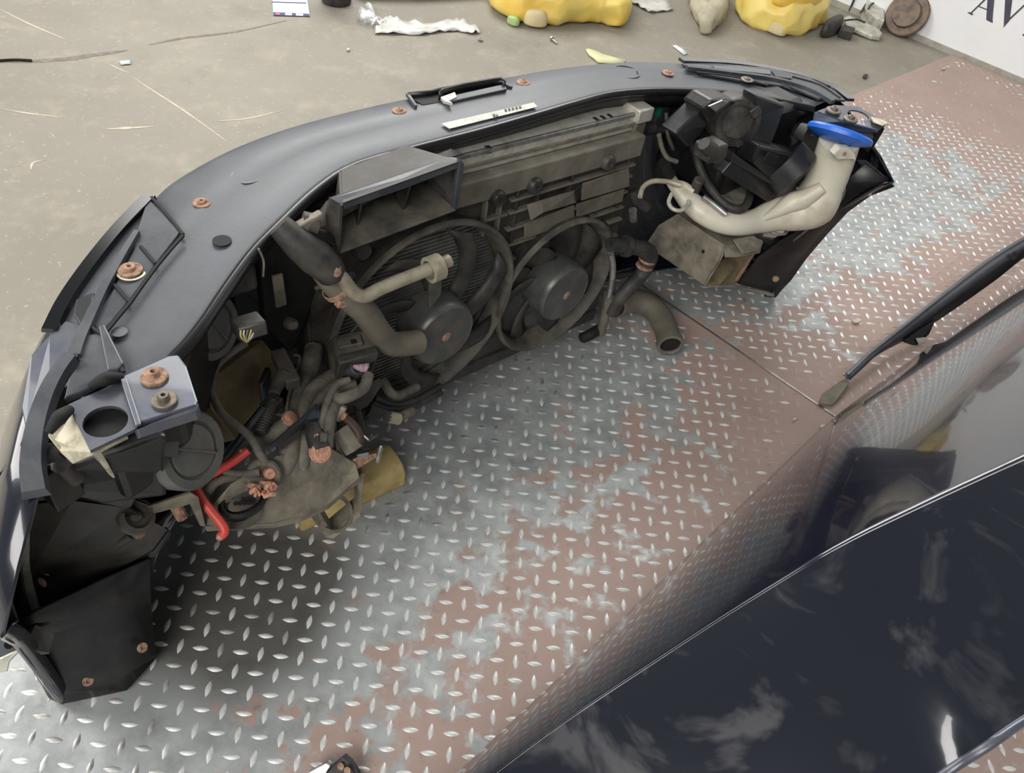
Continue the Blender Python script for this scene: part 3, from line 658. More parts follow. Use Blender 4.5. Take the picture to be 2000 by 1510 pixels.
lath = slab('support_foot', LZ([(232, 1000, .31), (258, 975, .34), (300, 990, .33), (304, 1040, .26), (285, 1056, .245), (255, 1052, .25), (240, 1035, .27)]), (-.004, .02, -.008), m_dusty, FE, .003)
lathe('foot_bush', [(.022, 0), (.022, .012), (.016, .014), (.015, .006), (.008, .006), (.006, .01), (0, .01)], L(262, 1012, z=.31), (.3, -.55, .78), m_dusty2, lath, 24)
lathe('rust_patch', [(.01, 0), (.006, .002), (0, .002)], L(270, 1038, z=.28), (.3, -.55, .78), m_rust, lath, 12)
slab('foot_flange', LZ([(226, 1005, .33), (186, 978, .36), (248, 952, .38), (272, 962, .37), (258, 990, .34)]), (0, .006, -.006), m_dusty, lath, .002)
tube('foot_pin', LZ([(222, 1062, .25), (258, 1040, .275)]), .009, m_dusty, lath, 1, 10)
lathe('rusty_stud', [(.008, -.02), (.008, .01), (.004, .012), (0, .012)], L(350, 1000, z=.29), (.1, -.4, -.9), m_rust, tray, 10)

# --- radiator pack
def rp(x, y, z): return Vector((x, y, z-.055*x))
rad = slab('radiator', [rp(-.345, .185, .075), rp(.36, .185, .075), rp(.36, .185, .52), rp(-.345, .185, .52)], (0, .03, 0), m_loomd, FE)
rad['label'] = 'dusty radiator pack'
vs_, fs_ = [], []
for k in range(56):
    z = .08+k*.0076
    if z > .515: break
    c = [rp(x, y, z+dz) for x in (-.34, .355) for y in (.178, .186) for dz in (0, .003)]
    i = len(vs_); vs_ += c; fs_ += [[i+a for a in f] for f in ([0, 1, 3, 2], [4, 6, 7, 5], [0, 4, 5, 1], [2, 3, 7, 6], [0, 2, 6, 4], [1, 5, 7, 3])]
me = mesh('cooling_fins', vs_, fs_); fixn(me); o = link('cooling_fins', me, m_fin, rad); o['kind'] = 'stuff'
def rbox(name, x0, x1, y0, y1, z0, z1, mt, par, bv=.002):
    v = [rp(x, y, z) for x in (x0, x1) for y in (y0, y1) for z in (z0, z1)]
    me = mesh(name, v, [[0, 1, 3, 2], [4, 6, 7, 5], [0, 4, 5, 1], [2, 3, 7, 6], [0, 2, 6, 4], [1, 5, 7, 3]]); fixn(me)
    o = link(name, me, mt, par, 35)
    if bv: bevel(o, bv)
    return o
tr = rbox('alloy_top_rail', -.10, .36, .172, .212, .515, .552, m_alu, rad, .003)
rbox('rail_edge', -.10, .355, .1695, .176, .546, .5535, m_steel, tr, .001)  # bright steel strip added as a highlight along the rail
rbox('rail_groove', -.10, .352, .169, .173, .527, .533, m_grime, tr, .001)
for k in range(3): rbox('rail_slot', .24+.018*k, .246+.018*k, .175, .188, .551, .5535, m_void, tr, 0)
rbox('rail_slot', -.015, -.006, .17, .18, .545, .5535, m_void, tr, 0)
et = rbox('end_tank', .338, .372, .165, .215, .09, .556, m_dusty2, rad, .006)
rbox('end_tank_clip', .335, .376, .160, .215, .535, .562, m_alu, et, .003)
rbox('bottom_rail', -.345, .36, .155, .21, .055, .085, m_dusty, rad, .004)
sh = rbox('shroud_ledge', -.345, .352, .145, .172, .475, .518, m_flap, rad, .003)
CLF, CRF = (-.142, .286), (.176, .222)
def face(x0, x1, z0, z1, c, r, nm):
    return holed_plate(nm, [rp(x0, .160, z0), rp(x1, .160, z0), rp(x1, .160, z1), rp(x0, .160, z1)], (c[0], .160, c[1]), r, .004, m_dusty, rad, (1, 1), 48)
s1 = face(-.345, .032, .085, .478, CLF, .172, 'fan_shroud'); s2 = face(.032, .36, .062, .478, CRF, .138, 'fan_shroud')
# raised ribs and rubber mounts on the shroud
for z in (.455, .43, .395, .36): rbox('shroud_rib', .035, .35, .150, .162, z-.0025, z+.0025, m_flap, s2, .001)
for z in (.325, .29): rbox('shroud_rib', .033, .085, .150, .162, z-.0025, z+.0025, m_flap, s2, .001)
for z in (.33, .29): rbox('shroud_rib', .315, .355, .150, .162, z-.0025, z+.0025, m_flap, s2, .001)
for x in (.05, .10, .18, .27, .33): rbox('shroud_rib', x-.0025, x+.0025, .152, .162, .36, .478, m_dusty, s2, .001)
for x in (-.02, .012): rbox('shroud_rib', x-.0025, x+.0025, .150, .162, .40, .478, m_flap, s1, .001)
rbox('shroud_rib', -.02, .03, .150, .162, .428, .433, m_flap, s1, .001)
for z in (.15, .20): rbox('shroud_rib', -.34, -.31, .150, .162, z-.0025, z+.0025, m_flap, s1, .001)
rbox('shroud_rib', -.34, -.27, .150, .162, .40, .406, m_flap, s1, .001)
for (u, v, r) in ((975, 390, .0145), (1047, 365, .0145), (1190, 319, .0145)):
    p = L(u, v, y=.138); lathe('rubber_mount', [(r, -.02), (r, 0), (r*.85, .004), (r*.25, .004), (r*.2, .001), (0, .001)], p, (0, -1, 0), m_dusty, s2, 24)
p = L(710, 492, y=.145); lathe('rubber_mount', [(.014, -.014), (.014, 0), (.012, .004), (0, .005)], p, (0, -1, 0), m_dusty, s1, 24)
# loose deflector flaps
def flap(pts, y, th=(0, .003, 0), mt=m_flap, nm='deflector_flap'):
    q = [L(u, v, y=y+dy) for u, v, dy in pts]; return slab(nm, q, th, mt, s2, .001)
def W5(a, b): return (560+a/2.849, 280+b/2.849)
flap([(*W5(1340, 345), 0), (*W5(1420, 320), -.008), (*W5(1620, 260), 0), (*W5(1615, 330), 0), (*W5(1430, 385), -.014), (*W5(1360, 430), -.010)], .142)
flap([(*W5(1325, 450), 0), (*W5(1600, 345), 0), (*W5(1605, 430), 0), (*W5(1325, 535), -.004)], .148)
flap([(*W5(1650, 225), 0), (*W5(1905, 140), 0), (*W5(1910, 240), 0), (*W5(1640, 320), 0)], .146)
flap([(*W5(1615, 340), 0), (*W5(1880, 255), 0), (*W5(1870, 325), 0), (*W5(1615, 415), 0)], .149)
flap([(*W5(1605, 265), 0), (*W5(1640, 230), 0), (*W5(1635, 300), 0), (*W5(1612, 330), 0)], .135, mt=m_void)

def fan(c, r, ymot, rm, nbl, chord, sweepa, lab, ph, tw=.55):
    f = ring('fan', r-.005, r-.001, -.002, .030, (c[0], .165, c[1]), (0, -1, 0), m_dusty, FE, 56)
    f['label'] = lab
    lathe('ring_lip', [(r+.004, .030), (r+.003, .036), (r-.002, .039), (r-.006, .036), (r-.013, .018), (r-.016, -.006), (r-.012, -.006), (r-.008, .018), (r-.002, .030)], (c[0], .165, c[1]), (0, -1, 0), m_dusty2, f, 64, closed=True)
    o = Vector((c[0], 0, c[1]))
    mo = lathe('fan_motor', [(rm*1.02, -.06), (rm*1.04, -.012), (rm, -.003), (rm*.95, 0), (rm*.93, -.001), (rm*.3, .001), (rm*.2, .002), (0, .002)], (c[0], ymot, c[1]), (0, -1, 0), m_motor, f, 44)
    lathe('rust_spot', [(rm*.17, .0015), (rm*.1, .0035), (0, .0035)], (c[0], ymot, c[1]), (0, -1, 0), m_rust, mo, 14)
    for k in range(nbl):
        a0 = ph+2*PI*k/nbl; rows = []
        for j in range(8):
            t = j/7; rr = rm*.9+(r-.016-rm*.9)*t; am = a0+sweepa*(t**1.3); ch = chord*(.7+.5*t); row = []
            for s in (-1, -.33, .33, 1):
                a = am+s*ch/2/rr; y = ymot+.048+s*ch*.5*tw*(1-.35*t)+.006*(s*s)
                row.append(Vector((c[0]+rr*math.cos(a), min(y, .172), c[1]+rr*math.sin(a))))
            rows.append(row)
        loft('fan_blade', rows, m_dusty, f, .0025, 0, 60)
    return f, mo
fL, mL = fan(CLF, .187, .08, .060, 7, .040, .75, 'larger left cooling fan with broad motor', .5, .4)
fR, mR = fan(CRF, .150, .104, .061, 7, .070, .45, 'smaller right cooling fan', .2, .5)
# motor strap holding the pipe loop
pl = L(848, 524, y=.055)
ax_pipe = (L(876, 510, y=.055)-L(806, 538, y=.055)).normalized()
lp = ring('pipe_clamp', .0145, .020, -.010, .010, pl, ax_pipe, m_pipe, mL, 28)
slab('clamp_strap', [L(841, 535, y=.062), L(858, 524, y=.058), L(864, 545, y=.062), L(862, 575, y=.068), L(850, 592, y=.075), L(838, 604, y=.080), L(836, 570, y=.070)], (.006, .010, 0), m_dusty2, mL, .002)

# --- air duct above the left fan
def dq(u, v, y): return L(u, v, y=y)
mouth = [dq(670, 400, .085), dq(899, 318, .085), dq(890, 408, .085), dq(664, 492, .085)]
back = [mouth[0]+Vector((.05, .085, -.012)), mouth[1]+Vector((-.03, .085, -.012)), mouth[2]+Vector((-.01, .085, .012)), mouth[3]+Vector((.05, .085, .026))]
duct = slab('air_duct', [mouth[3], mouth[2], back[2], back[3]], (0, 0, -.004), m_dusty2, FE, .001); duct['label'] = 'open black plastic air duct above the left fan'
topb = [dq(646, 386, .105), dq(884, 307, .105)]
slab('duct_roof', [mouth[0], mouth[1], dq(893, 308, .098), dq(880, 306, .105), dq(652, 383, .105), dq(645, 387, .1)], (0, .004, -.003), m_trim, duct, .0015)
slab('duct_roof_lining', [mouth[0], mouth[1], back[1], back[0]], (0, 0, .003), m_dusty, duct)
slab('duct_roof_rim', [mouth[0], mouth[1], mouth[1]+Vector((-.002, .0, -.007)), (mouth[0]+mouth[1])/2+Vector((0, 0, -.009)), mouth[0]+Vector((.002, 0, -.007))], (0, .003, 0), m_trim, duct)
slab('duct_side', [mouth[0], mouth[3], back[3], back[0]], (-.004, 0, 0), m_dusty, duct)
slab('duct_side', [dq(646, 386, .1), mouth[0], mouth[3], dq(640, 455, .105), dq(637, 420, .105)], (0, .004, 0), m_dusty, duct, .001)
slab('duct_side', [mouth[1], mouth[2], back[2], back[1]], (.004, 0, 0), m_dusty, duct)
slab('duct_flange', [dq(899, 311, .083), dq(907, 319, .083), dq(905, 345, .083), dq(893, 412, .083), dq(886, 408, .083), dq(893, 350, .083)], (0, .008, 0), m_trim, duct, .0015)
for t in (.16, .60):
    a, b = mouth[3].lerp(mouth[2], t), mouth[0].lerp(mouth[1], t); c, d = back[0].lerp(back[1], t), back[3].lerp(back[2], t)
    slab('duct_divider', [a.lerp(d, .35), b.lerp(c, .1), c, d], (.003, 0, 0), m_dusty, duct)
for t in (.12, .18): pass
slab('duct_shelf', LY([(600, 445, .13), (640, 392, .13), (720, 345, .14), (880, 290, .16), (905, 300, .17), (880, 306, .11), (650, 386, .10), (640, 440, .11)]), (0, .004, -.003), m_dusty, duct)
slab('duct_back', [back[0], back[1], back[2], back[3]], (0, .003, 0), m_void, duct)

# --- pipes and hoses by the left fan
fit = tube('hose_fitting', LY([(545, 440, .11), (585, 478, .09), (615, 502, .08), (640, 524, .07), (648, 538, .068)]), [.016, .021, .024, .022, .019], m_loomd, FE, 5, 20)
tube('fitting_stub', LY([(590, 433, .11), (622, 440, .10)]), .014, m_dusty, fit, 1, 14)
tube('fitting_stub', LY([(600, 458, .10), (640, 470, .10)]), .012, m_void, fit, 1, 14)
cpipe = tube('coolant_pipe', LY([(646, 524, .062), (668, 543, .058), (690, 570, .055), (712, 579, .053), (745, 563, .053), (806, 538, .055), (848, 522, .055), (878, 509, .055)]), .0098, m_pipe, FE, 6, 16)
lathe('corroded_collar', [(.011, -.006), (.0125, 0), (.011, .006)], L(650, 528, y=.06), L(668, 543, y=.058)-L(646, 524, y=.062), m_rust, cpipe, 16)
bh = tube('radiator_hose', LY([(628, 518, .085), (652, 552, .078), (682, 582, .07), (715, 612, .066), (742, 652, .064), (768, 672, .066), (816, 668, .07)]), [.019, .019, .0195, .0195, .0195, .02], m_hose, FE, 6, 20)
for (u, v, a, b) in ((664, 575, .0215, .004), ):
    lathe('hose_clamp', [(.0195, -b), (a, -b), (a, b), (.0195, b)], L(u-6, v-12, y=.077), L(682, 582, y=.07)-L(652, 552, y=.078), m_rust, bh, 22, closed=True)
box('clamp_screw', L(668, 592, y=.06), (.008, 0, -.003), (0, .005, 0), (.002, 0, .005), m_rust, bh, .001)
# dark space at the left of the radiator: brackets
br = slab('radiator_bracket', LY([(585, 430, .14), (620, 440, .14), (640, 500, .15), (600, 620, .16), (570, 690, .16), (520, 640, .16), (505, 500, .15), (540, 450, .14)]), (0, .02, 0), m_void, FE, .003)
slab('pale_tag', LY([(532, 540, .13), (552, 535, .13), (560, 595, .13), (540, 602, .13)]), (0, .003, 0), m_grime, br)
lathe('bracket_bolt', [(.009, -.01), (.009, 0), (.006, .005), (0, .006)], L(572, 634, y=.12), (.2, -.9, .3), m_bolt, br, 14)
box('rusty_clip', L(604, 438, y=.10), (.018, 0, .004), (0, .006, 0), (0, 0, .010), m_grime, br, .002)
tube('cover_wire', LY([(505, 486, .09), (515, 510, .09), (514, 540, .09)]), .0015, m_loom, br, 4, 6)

# --- right of the radiator: coolant connector, silver pipe, hose lying on the deck
con = tube('coolant_elbow', LY([(1190, 477, .12), (1225, 481, .105), (1255, 486, .09), (1268, 498, .085), (1262, 520, .085), (1250, 540, .085), (1228, 562, .085), (1204, 592, .09), (1196, 612, .09)]), [.014, .016, .017, .0185, .0165, .0155, .015, .015, .015], m_loomd, FE, 6, 18)
lathe('elbow_collar', [(.013, -.007), (.0215, -.007), (.0225, 0), (.0215, .007), (.013, .007)], L(1223, 481, y=.106), L(1255, 486, y=.09)-L(1190, 477, y=.12), m_loomd, con, 22)
for (u, v) in ((1264, 508), (1258, 520)): lathe('rusty_band', [(.0175, -.0025), (.0188, 0), (.0175, .0025)], L(u, v, y=.085), L(1250, 540, y=.085)-L(1268, 498, y=.085), m_rust, con, 20)
sp_ = tube('silver_pipe', LY([(1193, 495, .11), (1197, 515, .108), (1196, 545, .106), (1190, 575, .104), (1186, 590, .103)]), .0065, m_steel, FE, 4, 12)
tube('ribbed_sleeve', LY([(1190, 578, .104), (1186, 600, .103), (1178, 632, .102), (1174, 650, .102)]), .010, m_hose, sp_, 4, 12, ribs=.08)
tube('silver_pipe_foot', LY([(1176, 640, .11), (1150, 655, .11), (1138, 660, .12)]), .012, m_void, sp_, 3, 12)
path = LZ([(1205, 595, .05), (1238, 588, .045), (1268, 597, .04), (1290, 620, .034), (1303, 650, .032), (1310, 676, .031)])
dh = tube('boost_hose', path, .0275, m_hose, FE, 6, 24, caps=False); solid(dh, .004, -1)
dh['label'] = 'bent rubber hose end lying on the tread plate'
lathe('hose_cuff', [(.0275, -.004), (.0305, -.004), (.0305, .012), (.0275, .012)], path[-1]-(path[-1]-path[-2]).normalized()*.012, path[-1]-path[-2], m_hose, dh, 24, closed=True)
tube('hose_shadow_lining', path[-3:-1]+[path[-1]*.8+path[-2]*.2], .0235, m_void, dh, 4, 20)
# small hoses between radiator and right headlight
tube('vapour_hose', LY([(1236, 372, .15), (1243, 390, .14), (1262, 405, .13)]), .012, m_loomd, FE, 4, 14)
tube('silver_union', LY([(1236, 410, .13), (1237, 430, .13)]), .008, m_steel, FE, 1, 12)
tube('pale_loop_pipe', LZ([(1250, 385, .40), (1256, 366, .41), (1275, 354, .42), (1305, 355, .42), (1330, 362, .42)]), .005, m_pipe, FE, 5, 10)
def W6(a, b, z): return (1150+a/2.849, 200+b/2.849, z)
for pts, r, mt in (([(310, 160, .47), (470, 150, .47), (570, 230, .45), (620, 370, .42), (680, 480, .39), (760, 570, .37), (850, 595, .365), (895, 510, .365), (840, 410, .37), (740, 385, .38), (660, 370, .39)], .0085, m_loomd),
                   ([(390, 180, .50), (410, 260, .47), (440, 310, .45), (490, 330, .44)], .0045, m_loom), ([(430, 60, .53), (440, 180, .5), (470, 260, .47)], .004, m_loomd),
                   ([(280, 190, .48), (300, 150, .48), (360, 140, .48)], .011, m_loomd), ([(420, 330, .44), (430, 380, .42), (450, 400, .41)], .013, m_void), ([(800, 260, .43), (790, 330, .42), (770, 400, .40)], .003, m_loomd)):
    tube('right_loom', LZ([W6(*t) for t in pts]), r, mt, FE, 6, 12)
box('green_clip', L(1288, 212, z=.50), (.006, 0, 0), (0, .006, 0), (0, 0, .016), mat('green_plastic', (0.01, 0.16, 0.09), .5), FE, .002)

m_house = mat('dark_housing_plastic', (0.014, 0.015, 0.017), .38, col2=(0.04, 0.04, 0.041), scale=18, lo=.42, hi=.72, bump=.06, rough2=.55)
# --- right headlight housing
hr = abox('headlight', (.50, .05, .36), (.72, .22, .535), m_black, FE, .015); hr['label'] = 'black rear housing of the right headlight'
def H(u, v, y): return L(u, v, y=y)
slab('housing_panel', [H(1475, 185, .05), H(1535, 205, .04), H(1520, 245, .03), H(1500, 300, .02), H(1440, 290, .04), H(1470, 230, .05)], (0, .03, 0), m_house, hr, .004)
slab('housing_panel', [H(1485, 285, .0), H(1570, 305, -.01), H(1555, 360, -.02), H(1500, 350, .0), H(1470, 320, .01)], (0, .05, 0), m_house, hr, .006)
slab('housing_ledge', [H(1435, 300, .02), H(1525, 362, -.01), H(1530, 375, -.015), H(1430, 318, .02)], (0, .03, 0), m_house, hr, .003)
slab('housing_base', [H(1436, 310, .025), H(1528, 374, -.01), H(1500, 395, -.01), H(1410, 340, .03)], (0, .03, 0), m_black, hr, .003)
slab('housing_window', [H(1492, 316, -.008), H(1502, 298, -.008), H(1524, 308, -.012), H(1514, 324, -.012)], (0, .004, 0), m_void, hr, .001)
lathe('rear_cap', [(.052, -.04), (.052, 0), (.046, .006), (.034, .008), (.030, .003), (0, .003)], H(1553, 340, -.02), (.35, -.8, -.45), m_house, hr, 36)
c = cap(hr, H(1440, 240, .06), .046, .05, (-.55, -.8, .25), m_dusty, 5.4)
slab('bulb_cover', [H(1370, 215, .09), H(1392, 197, .08), H(1420, 192, .08), H(1445, 200, .07), H(1400, 225, .07), H(1385, 245, .08)], (0, .05, 0), m_black, hr, .006)
slab('foil_reflector', [H(1385, 208, .065), H(1412, 196, .065), H(1424, 200, .065), H(1398, 218, .065)], (0, .003, 0), m_steel, hr)
slab('housing_arm', [H(1320, 262, .10), H(1370, 215, .10), H(1385, 245, .09), H(1345, 290, .10)], (0, .04, 0), m_house, hr, .005)
box('headlight_plug', H(1388, 292, .04), (.02, -.004, .003), (0, .02, 0), (0, .002, .014), m_dusty, hr, .004)
tube('plug_grip', LY([(1375, 280, .04), (1395, 300, .03), (1402, 308, .03)]), [.012, .016, .012], m_loomd, hr, 3, 12)
for (a, b) in (((1560, 255), (1578, 262)), ((1572, 275), (1584, 282))): tube('bellows', LY([(*a, .02), (*b, .0)]), .016, m_loomd, hr, 8, 14, ribs=.15)

# --- washer bottle with blue cap
def bz(pts): return LZ(pts)
bot = tube('washer_bottle', LZ([(1640, 275, .505), (1626, 318, .455), (1608, 362, .405), (1588, 398, .365), (1556, 412, .345), (1515, 420, .335), (1476, 432, .33), (1436, 438, .335), (1400, 430, .34), (1370, 412, .35), (1345, 392, .36), (1322, 368, .375), (1308, 348, .39)]),
           [.040, .041, .042, .050, .042, .034, .026, .024, .024, .025, .022, .014, .012], m_bottle, FE, 6, 20, sect=[(math.cos(2*PI*k/20)*.9, math.sin(2*PI*k/20)) for k in range(20)])
bot['label'] = 'milky plastic washer bottle'
capc = L(1641, 260, z=.52)
_ca = RGT*.33+UPV*.93-FWD*.28; CAPAX = Vector((_ca.dot(EX), _ca.dot(EY), _ca.z))
bc = lathe('filler_cap', [(.030, -.018), (.050, -.012), (.063, -.007), (.064, 0), (.061, .004), (.050, .006), (0, .007)], capc, CAPAX, m_blue, bot, 40, squash=(.8, 1.0))
bc['label'] = 'bright blue filler cap'
lathe('cap_tab', [(.010, -.004), (.012, 0), (.010, .004)], L(1686, 274, z=.515), CAPAX, m_blue, bc, 16)
slab('bottle_ear', LZ([(1628, 302, .505), (1640, 288, .515), (1664, 290, .51), (1672, 304, .50), (1673, 320, .485), (1664, 310, .49), (1636, 314, .49)]), (.006, .016, 0), m_bottle, bot, .004)
lathe('ear_hole', [(.004, 0), (.004, .001), (0, .001)], L(1650, 300, z=.508), (-.3, -.9, .3), m_rust, bot, 10)
tube('bottle_seam', LZ([(1672, 300, .46), (1646, 360, .40), (1622, 405, .345), (1590, 425, .325)]), .004, m_bottle, bot, 4, 8)
tube('bottle_knee', LZ([(1608, 365, .42), (1572, 388, .385), (1548, 396, .37), (1520, 412, .355), (1490, 428, .345)]), [.012, .021, .022, .014, .006], m_bottle, bot, 5, 14)
slab('bottle_foot', LZ([(1590, 415, .32), (1618, 395, .35), (1628, 392, .35), (1626, 404, .335), (1605, 412, .325)]), (0, .01, -.008), m_bottle, bot, .003)
pu = lathe('washer_pump', [(.0, .012), (.034, .010), (.040, .002), (.040, -.006)], L(1427, 378, z=.36), (-.1, -.25, .95), m_dusty2, bot, 32)
ring('pump_ring', .034, .040, .004, .014, L(1427, 378, z=.36), (-.1, -.25, .95), m_grime, pu, 32)
lathe('pump_nozzle', [(.011, -.02), (.011, .012), (.009, .014), (0, .014)], L(1362, 360, z=.395), (-.15, -.2, .95), m_dusty, bot, 16)
tube('silver_rod', LZ([(1373, 384, .385), (1395, 400, .375), (1418, 419, .365)]), .006, m_steel, bot, 2, 12)
tube('hook_ring', LZ([(1312, 378, .385), (1306, 395, .375), (1314, 408, .37), (1330, 411, .37), (1344, 400, .375), (1345, 392, .378)]), .0042, m_whitem, bot, 6, 10)
tube('bottle_strut', LZ([(1302, 345, .40), (1318, 358, .39), (1335, 362, .385), (1355, 375, .38)]), .008, m_bottle, bot, 4, 12)

# --- right chassis rail stub and the sheet behind it
XR = .475
rail = slab('chassis_rail', LX([(1322, 418, XR), (1415, 481, XR), (1412, 500, XR), (1400, 518, XR), (1376, 558, XR), (1283, 495, XR), (1262, 476, XR), (1286, 440, XR)]), (.004, 0, 0), m_grime, FE, .001)
rail['label'] = 'cut box-section chassis rail at the right'
lathe('rail_hole', [(.004, .001), (.004, .002), (0, .002)], L(1374, 491, x=XR), (-1, 0, 0), m_void, rail, 14)
slab('rail_top', LZ([(1322, 418, .303), (1345, 410, .305), (1400, 445, .305), (1460, 455, .305), (1490, 470, .30), (1485, 492, .295), (1440, 500, .297), (1416, 500, .30), (1415, 481, .303)]), (0, 0, -.004), m_grime, rail, .001)
slab('rail_floor', LZ([(1376, 558, .2), (1405, 556, .2), (1470, 490, .22), (1420, 500, .22), (1390, 530, .21)]), (0, .004, -.004), mat('inner_ochre_primer', (0.20, 0.16, 0.09), .6, .1, col2=(0.12, 0.09, 0.05), scale=30), rail)
slab('rail_inner_side', LX([(1416, 500, .58), (1470, 494, .58), (1452, 515, .58), (1425, 556, .58), (1404, 556, .58)]), (.004, 0, 0), mat('inner_ochre_primer', (0, 0, 0)), rail)
slab('rail_flange', LZ([(1376, 558, .2), (1430, 556, .19), (1512, 574, .14), (1512, 580, .135), (1440, 561, .185), (1380, 561, .197)]), (0, .004, -.002), m_grime, rail)
slab('rail_tongue', LX([(1468, 492, .60), (1476, 490, .60), (1440, 548, .60), (1428, 555, .60)]), (.006, 0, 0), m_rust, rail)
tube('rail_edge', LX([(1415, 481, XR), (1408, 505, XR), (1399, 520, XR), (1376, 558, XR)]), .0022, m_steel, rail, 2, 6)
ct = slab('cut_stub', LZ([(1506, 432, .32), (1530, 425, .325), (1545, 432, .32), (1532, 455, .305), (1508, 452, .305)]), (.01, .02, -.03), m_bottle, rail, .003)
tube('stub_rim', LZ([(1506, 432, .323), (1530, 424, .328), (1547, 431, .323), (1533, 457, .306), (1508, 454, .307), (1506, 432, .323)]), .003, m_steel, ct, 2, 8)
slab('rail_saddle', LZ([(1430, 470, .31), (1470, 462, .312), (1490, 475, .305), (1480, 492, .298), (1450, 498, .30)]), (0, 0, .004), m_grime, rail, .002)
# black inner sheet of the right bumper end, seen below the bottle
ri = loft('arch_liner', [LX([(1747, 362, .87), (1700, 380, .866), (1655, 412, .864), (1615, 455, .862), (1575, 502, .86), (1545, 545, .858), (1514, 578, .858)]),
                         LX([(1735, 352, .855), (1690, 368, .85), (1645, 400, .845), (1604, 444, .84), (1562, 492, .84), (1532, 532, .84), (1504, 568, .84)]),
                         LX([(1690, 318, .82), (1655, 350, .80), (1620, 395, .78), (1575, 440, .76), (1520, 470, .74), (1480, 500, .72), (1440, 552, .72)])], m_black, FE, .004, smooth=50)
slab('liner_shoulder', LX([(1676, 312, .83), (1692, 312, .845), (1742, 355, .868), (1736, 364, .866), (1700, 345, .85)]), (0, .004, -.003), m_trim, ri, .001)
for (u, v) in ((1712, 336), (1730, 350)): lathe('flange_hole', [(.005, 0), (.005, .0015), (0, .0015)], L(u, v, x=.853), (-.3, -.4, .85), m_void, ri, 12)
tube('liner_cable', LX([(1646, 348, .80), (1650, 372, .80), (1636, 400, .79), (1600, 430, .78), (1550, 470, .77)]), .0025, m_loom, ri, 4, 8)
lathe('clip_hole', [(.008, 0), (.006, .002), (0, .002)], L(1515, 545, x=.80), (-.8, -.4, .3), m_rust, ri, 12)

# --- trim over the right headlight and its bracket
t2 = slab('headlight_trim', [C(1330, 128, .003), C(1400, 128, .003), C(1500, 136, .003), C(1580, 156, .003), C(1630, 182, .003), C(1650, 200, .003), C(1600, 196, .003), C(1530, 172, .003), C(1440, 160, .003), C(1370, 148, .003)], (0, 0, .005), m_trim, FE, .0015)
t2['label'] = 'charcoal plastic trim over the right headlight'
slab('pale_plate', [C(1392, 130, .008), C(1440, 129, .008), C(1502, 138, .008), C(1506, 147, .008), C(1450, 141, .008), C(1398, 138, .008)], (0, 0, .002), m_navysat, t2, .0005)
slab('pale_plate', [C(1506, 140, .008), C(1548, 149, .008), C(1545, 156, .008), C(1515, 152, .008)], (0, 0, .003), m_trim, t2, .0005)
slab('pale_plate', [C(1344, 128, .008), C(1385, 130, .008), C(1390, 137, .008), C(1352, 135, .008)], (0, 0, .002), m_navysat, t2, .0005)
strip('rib_channel', [(1340, 136), (1420, 146), (1510, 158), (1580, 178), (1625, 203)], .012, .008, m_trim, t2, .006)
strip('glossy_edge', [(1330, 121), (1440, 127), (1550, 146), (1620, 170), (1660, 198)], .02, .006, m_navy, t2, .002)
for pix in ([(1360, 142), (1440, 152), (1500, 168)], [(1500, 150), (1545, 172), (1600, 196)], [(1545, 150), (1600, 166), (1640, 192)]): strip('groove', pix, .005, .0022, m_void, t2, .0075, 3)
bolt(C(1459, 156, .009), .013, m_bolt, t2)
ZR = .545
rb = holed_plate('headlight_bracket', [Z(1596, 217, ZR), Z(1628, 205, ZR), Z(1676, 208, ZR), Z(1730, 240, ZR), Z(1716, 254, ZR-.004), Z(1650, 236, ZR-.002)], Z(1676, 225, ZR), .021, .003, m_navysat, FE)
rb['label'] = 'satin dark blue bracket with a round hole beside the right headlight'
slab('bracket_lip', [Z(1594, 217, ZR), Z(1650, 238, ZR-.002), Z(1716, 255, ZR-.004), Z(1730, 242, ZR), Z(1722, 262, ZR-.03), Z(1692, 278, ZR-.045), Z(1640, 256, ZR-.03), Z(1590, 240, ZR-.02)], (0, .004, -.004), m_navysat, rb, .002)
slab('bracket_tip', [Z(1700, 230, ZR+.002), Z(1722, 236, ZR+.002), Z(1735, 243, ZR+.002), Z(1724, 247, ZR+.002), Z(1705, 240, ZR+.002)], (0, 0, .003), m_cream, rb, .001)
slab('bracket_tail', [Z(1722, 248, ZR-.005), Z(1728, 252, ZR-.01), Z(1708, 285, ZR-.06), Z(1694, 298, ZR-.08), Z(1692, 292, ZR-.07)], (.004, .01, 0), m_void, rb)
bolt(Z(1628, 217, ZR+.003), .015, m_bolt, rb, h=.007); bolt(Z(1661, 234, ZR+.002), .014, m_bolt, rb, h=.007)

# --- left rail remains and the cut wiring harness
def W(a, b, z): return (360+a/3.282, 620+b/3.282, z)
rl = slab('chassis_rail', LZ([W(230, 190, .34), W(500, 140, .33), W(640, 300, .29), W(610, 420, .27), W(380, 700, .27), W(330, 790, .27), W(170, 580, .34), W(150, 400, .36)]), (-.01, .03, -.03), mat('brown_underseal', (0.16, 0.12, 0.065), .6, .1, col2=(0.30, 0.225, 0.11), scale=14, lo=.4, hi=.68, bump=.25), FE, .003)
rl['label'] = 'brown stained rail panel behind the cut wiring'
har = slab('wiring_harness', LZ([W(640, 1060, .245), W(750, 990, .25), W(900, 940, .25), W(1000, 970, .245), W(900, 1070, .235), W(800, 1105, .232), W(700, 1095, .236)]), (0, 0, .006), m_dusty2, FE, .002)
har['label'] = 'bundle of cut dusty cables with bare copper ends'
def cable(pts, r, mt=m_loom, k=6, nm='cable', sides=12, ribs=0): return tube(nm, LZ([W(*t) for t in pts]), r, mt, har, k, sides, ribs=ribs)
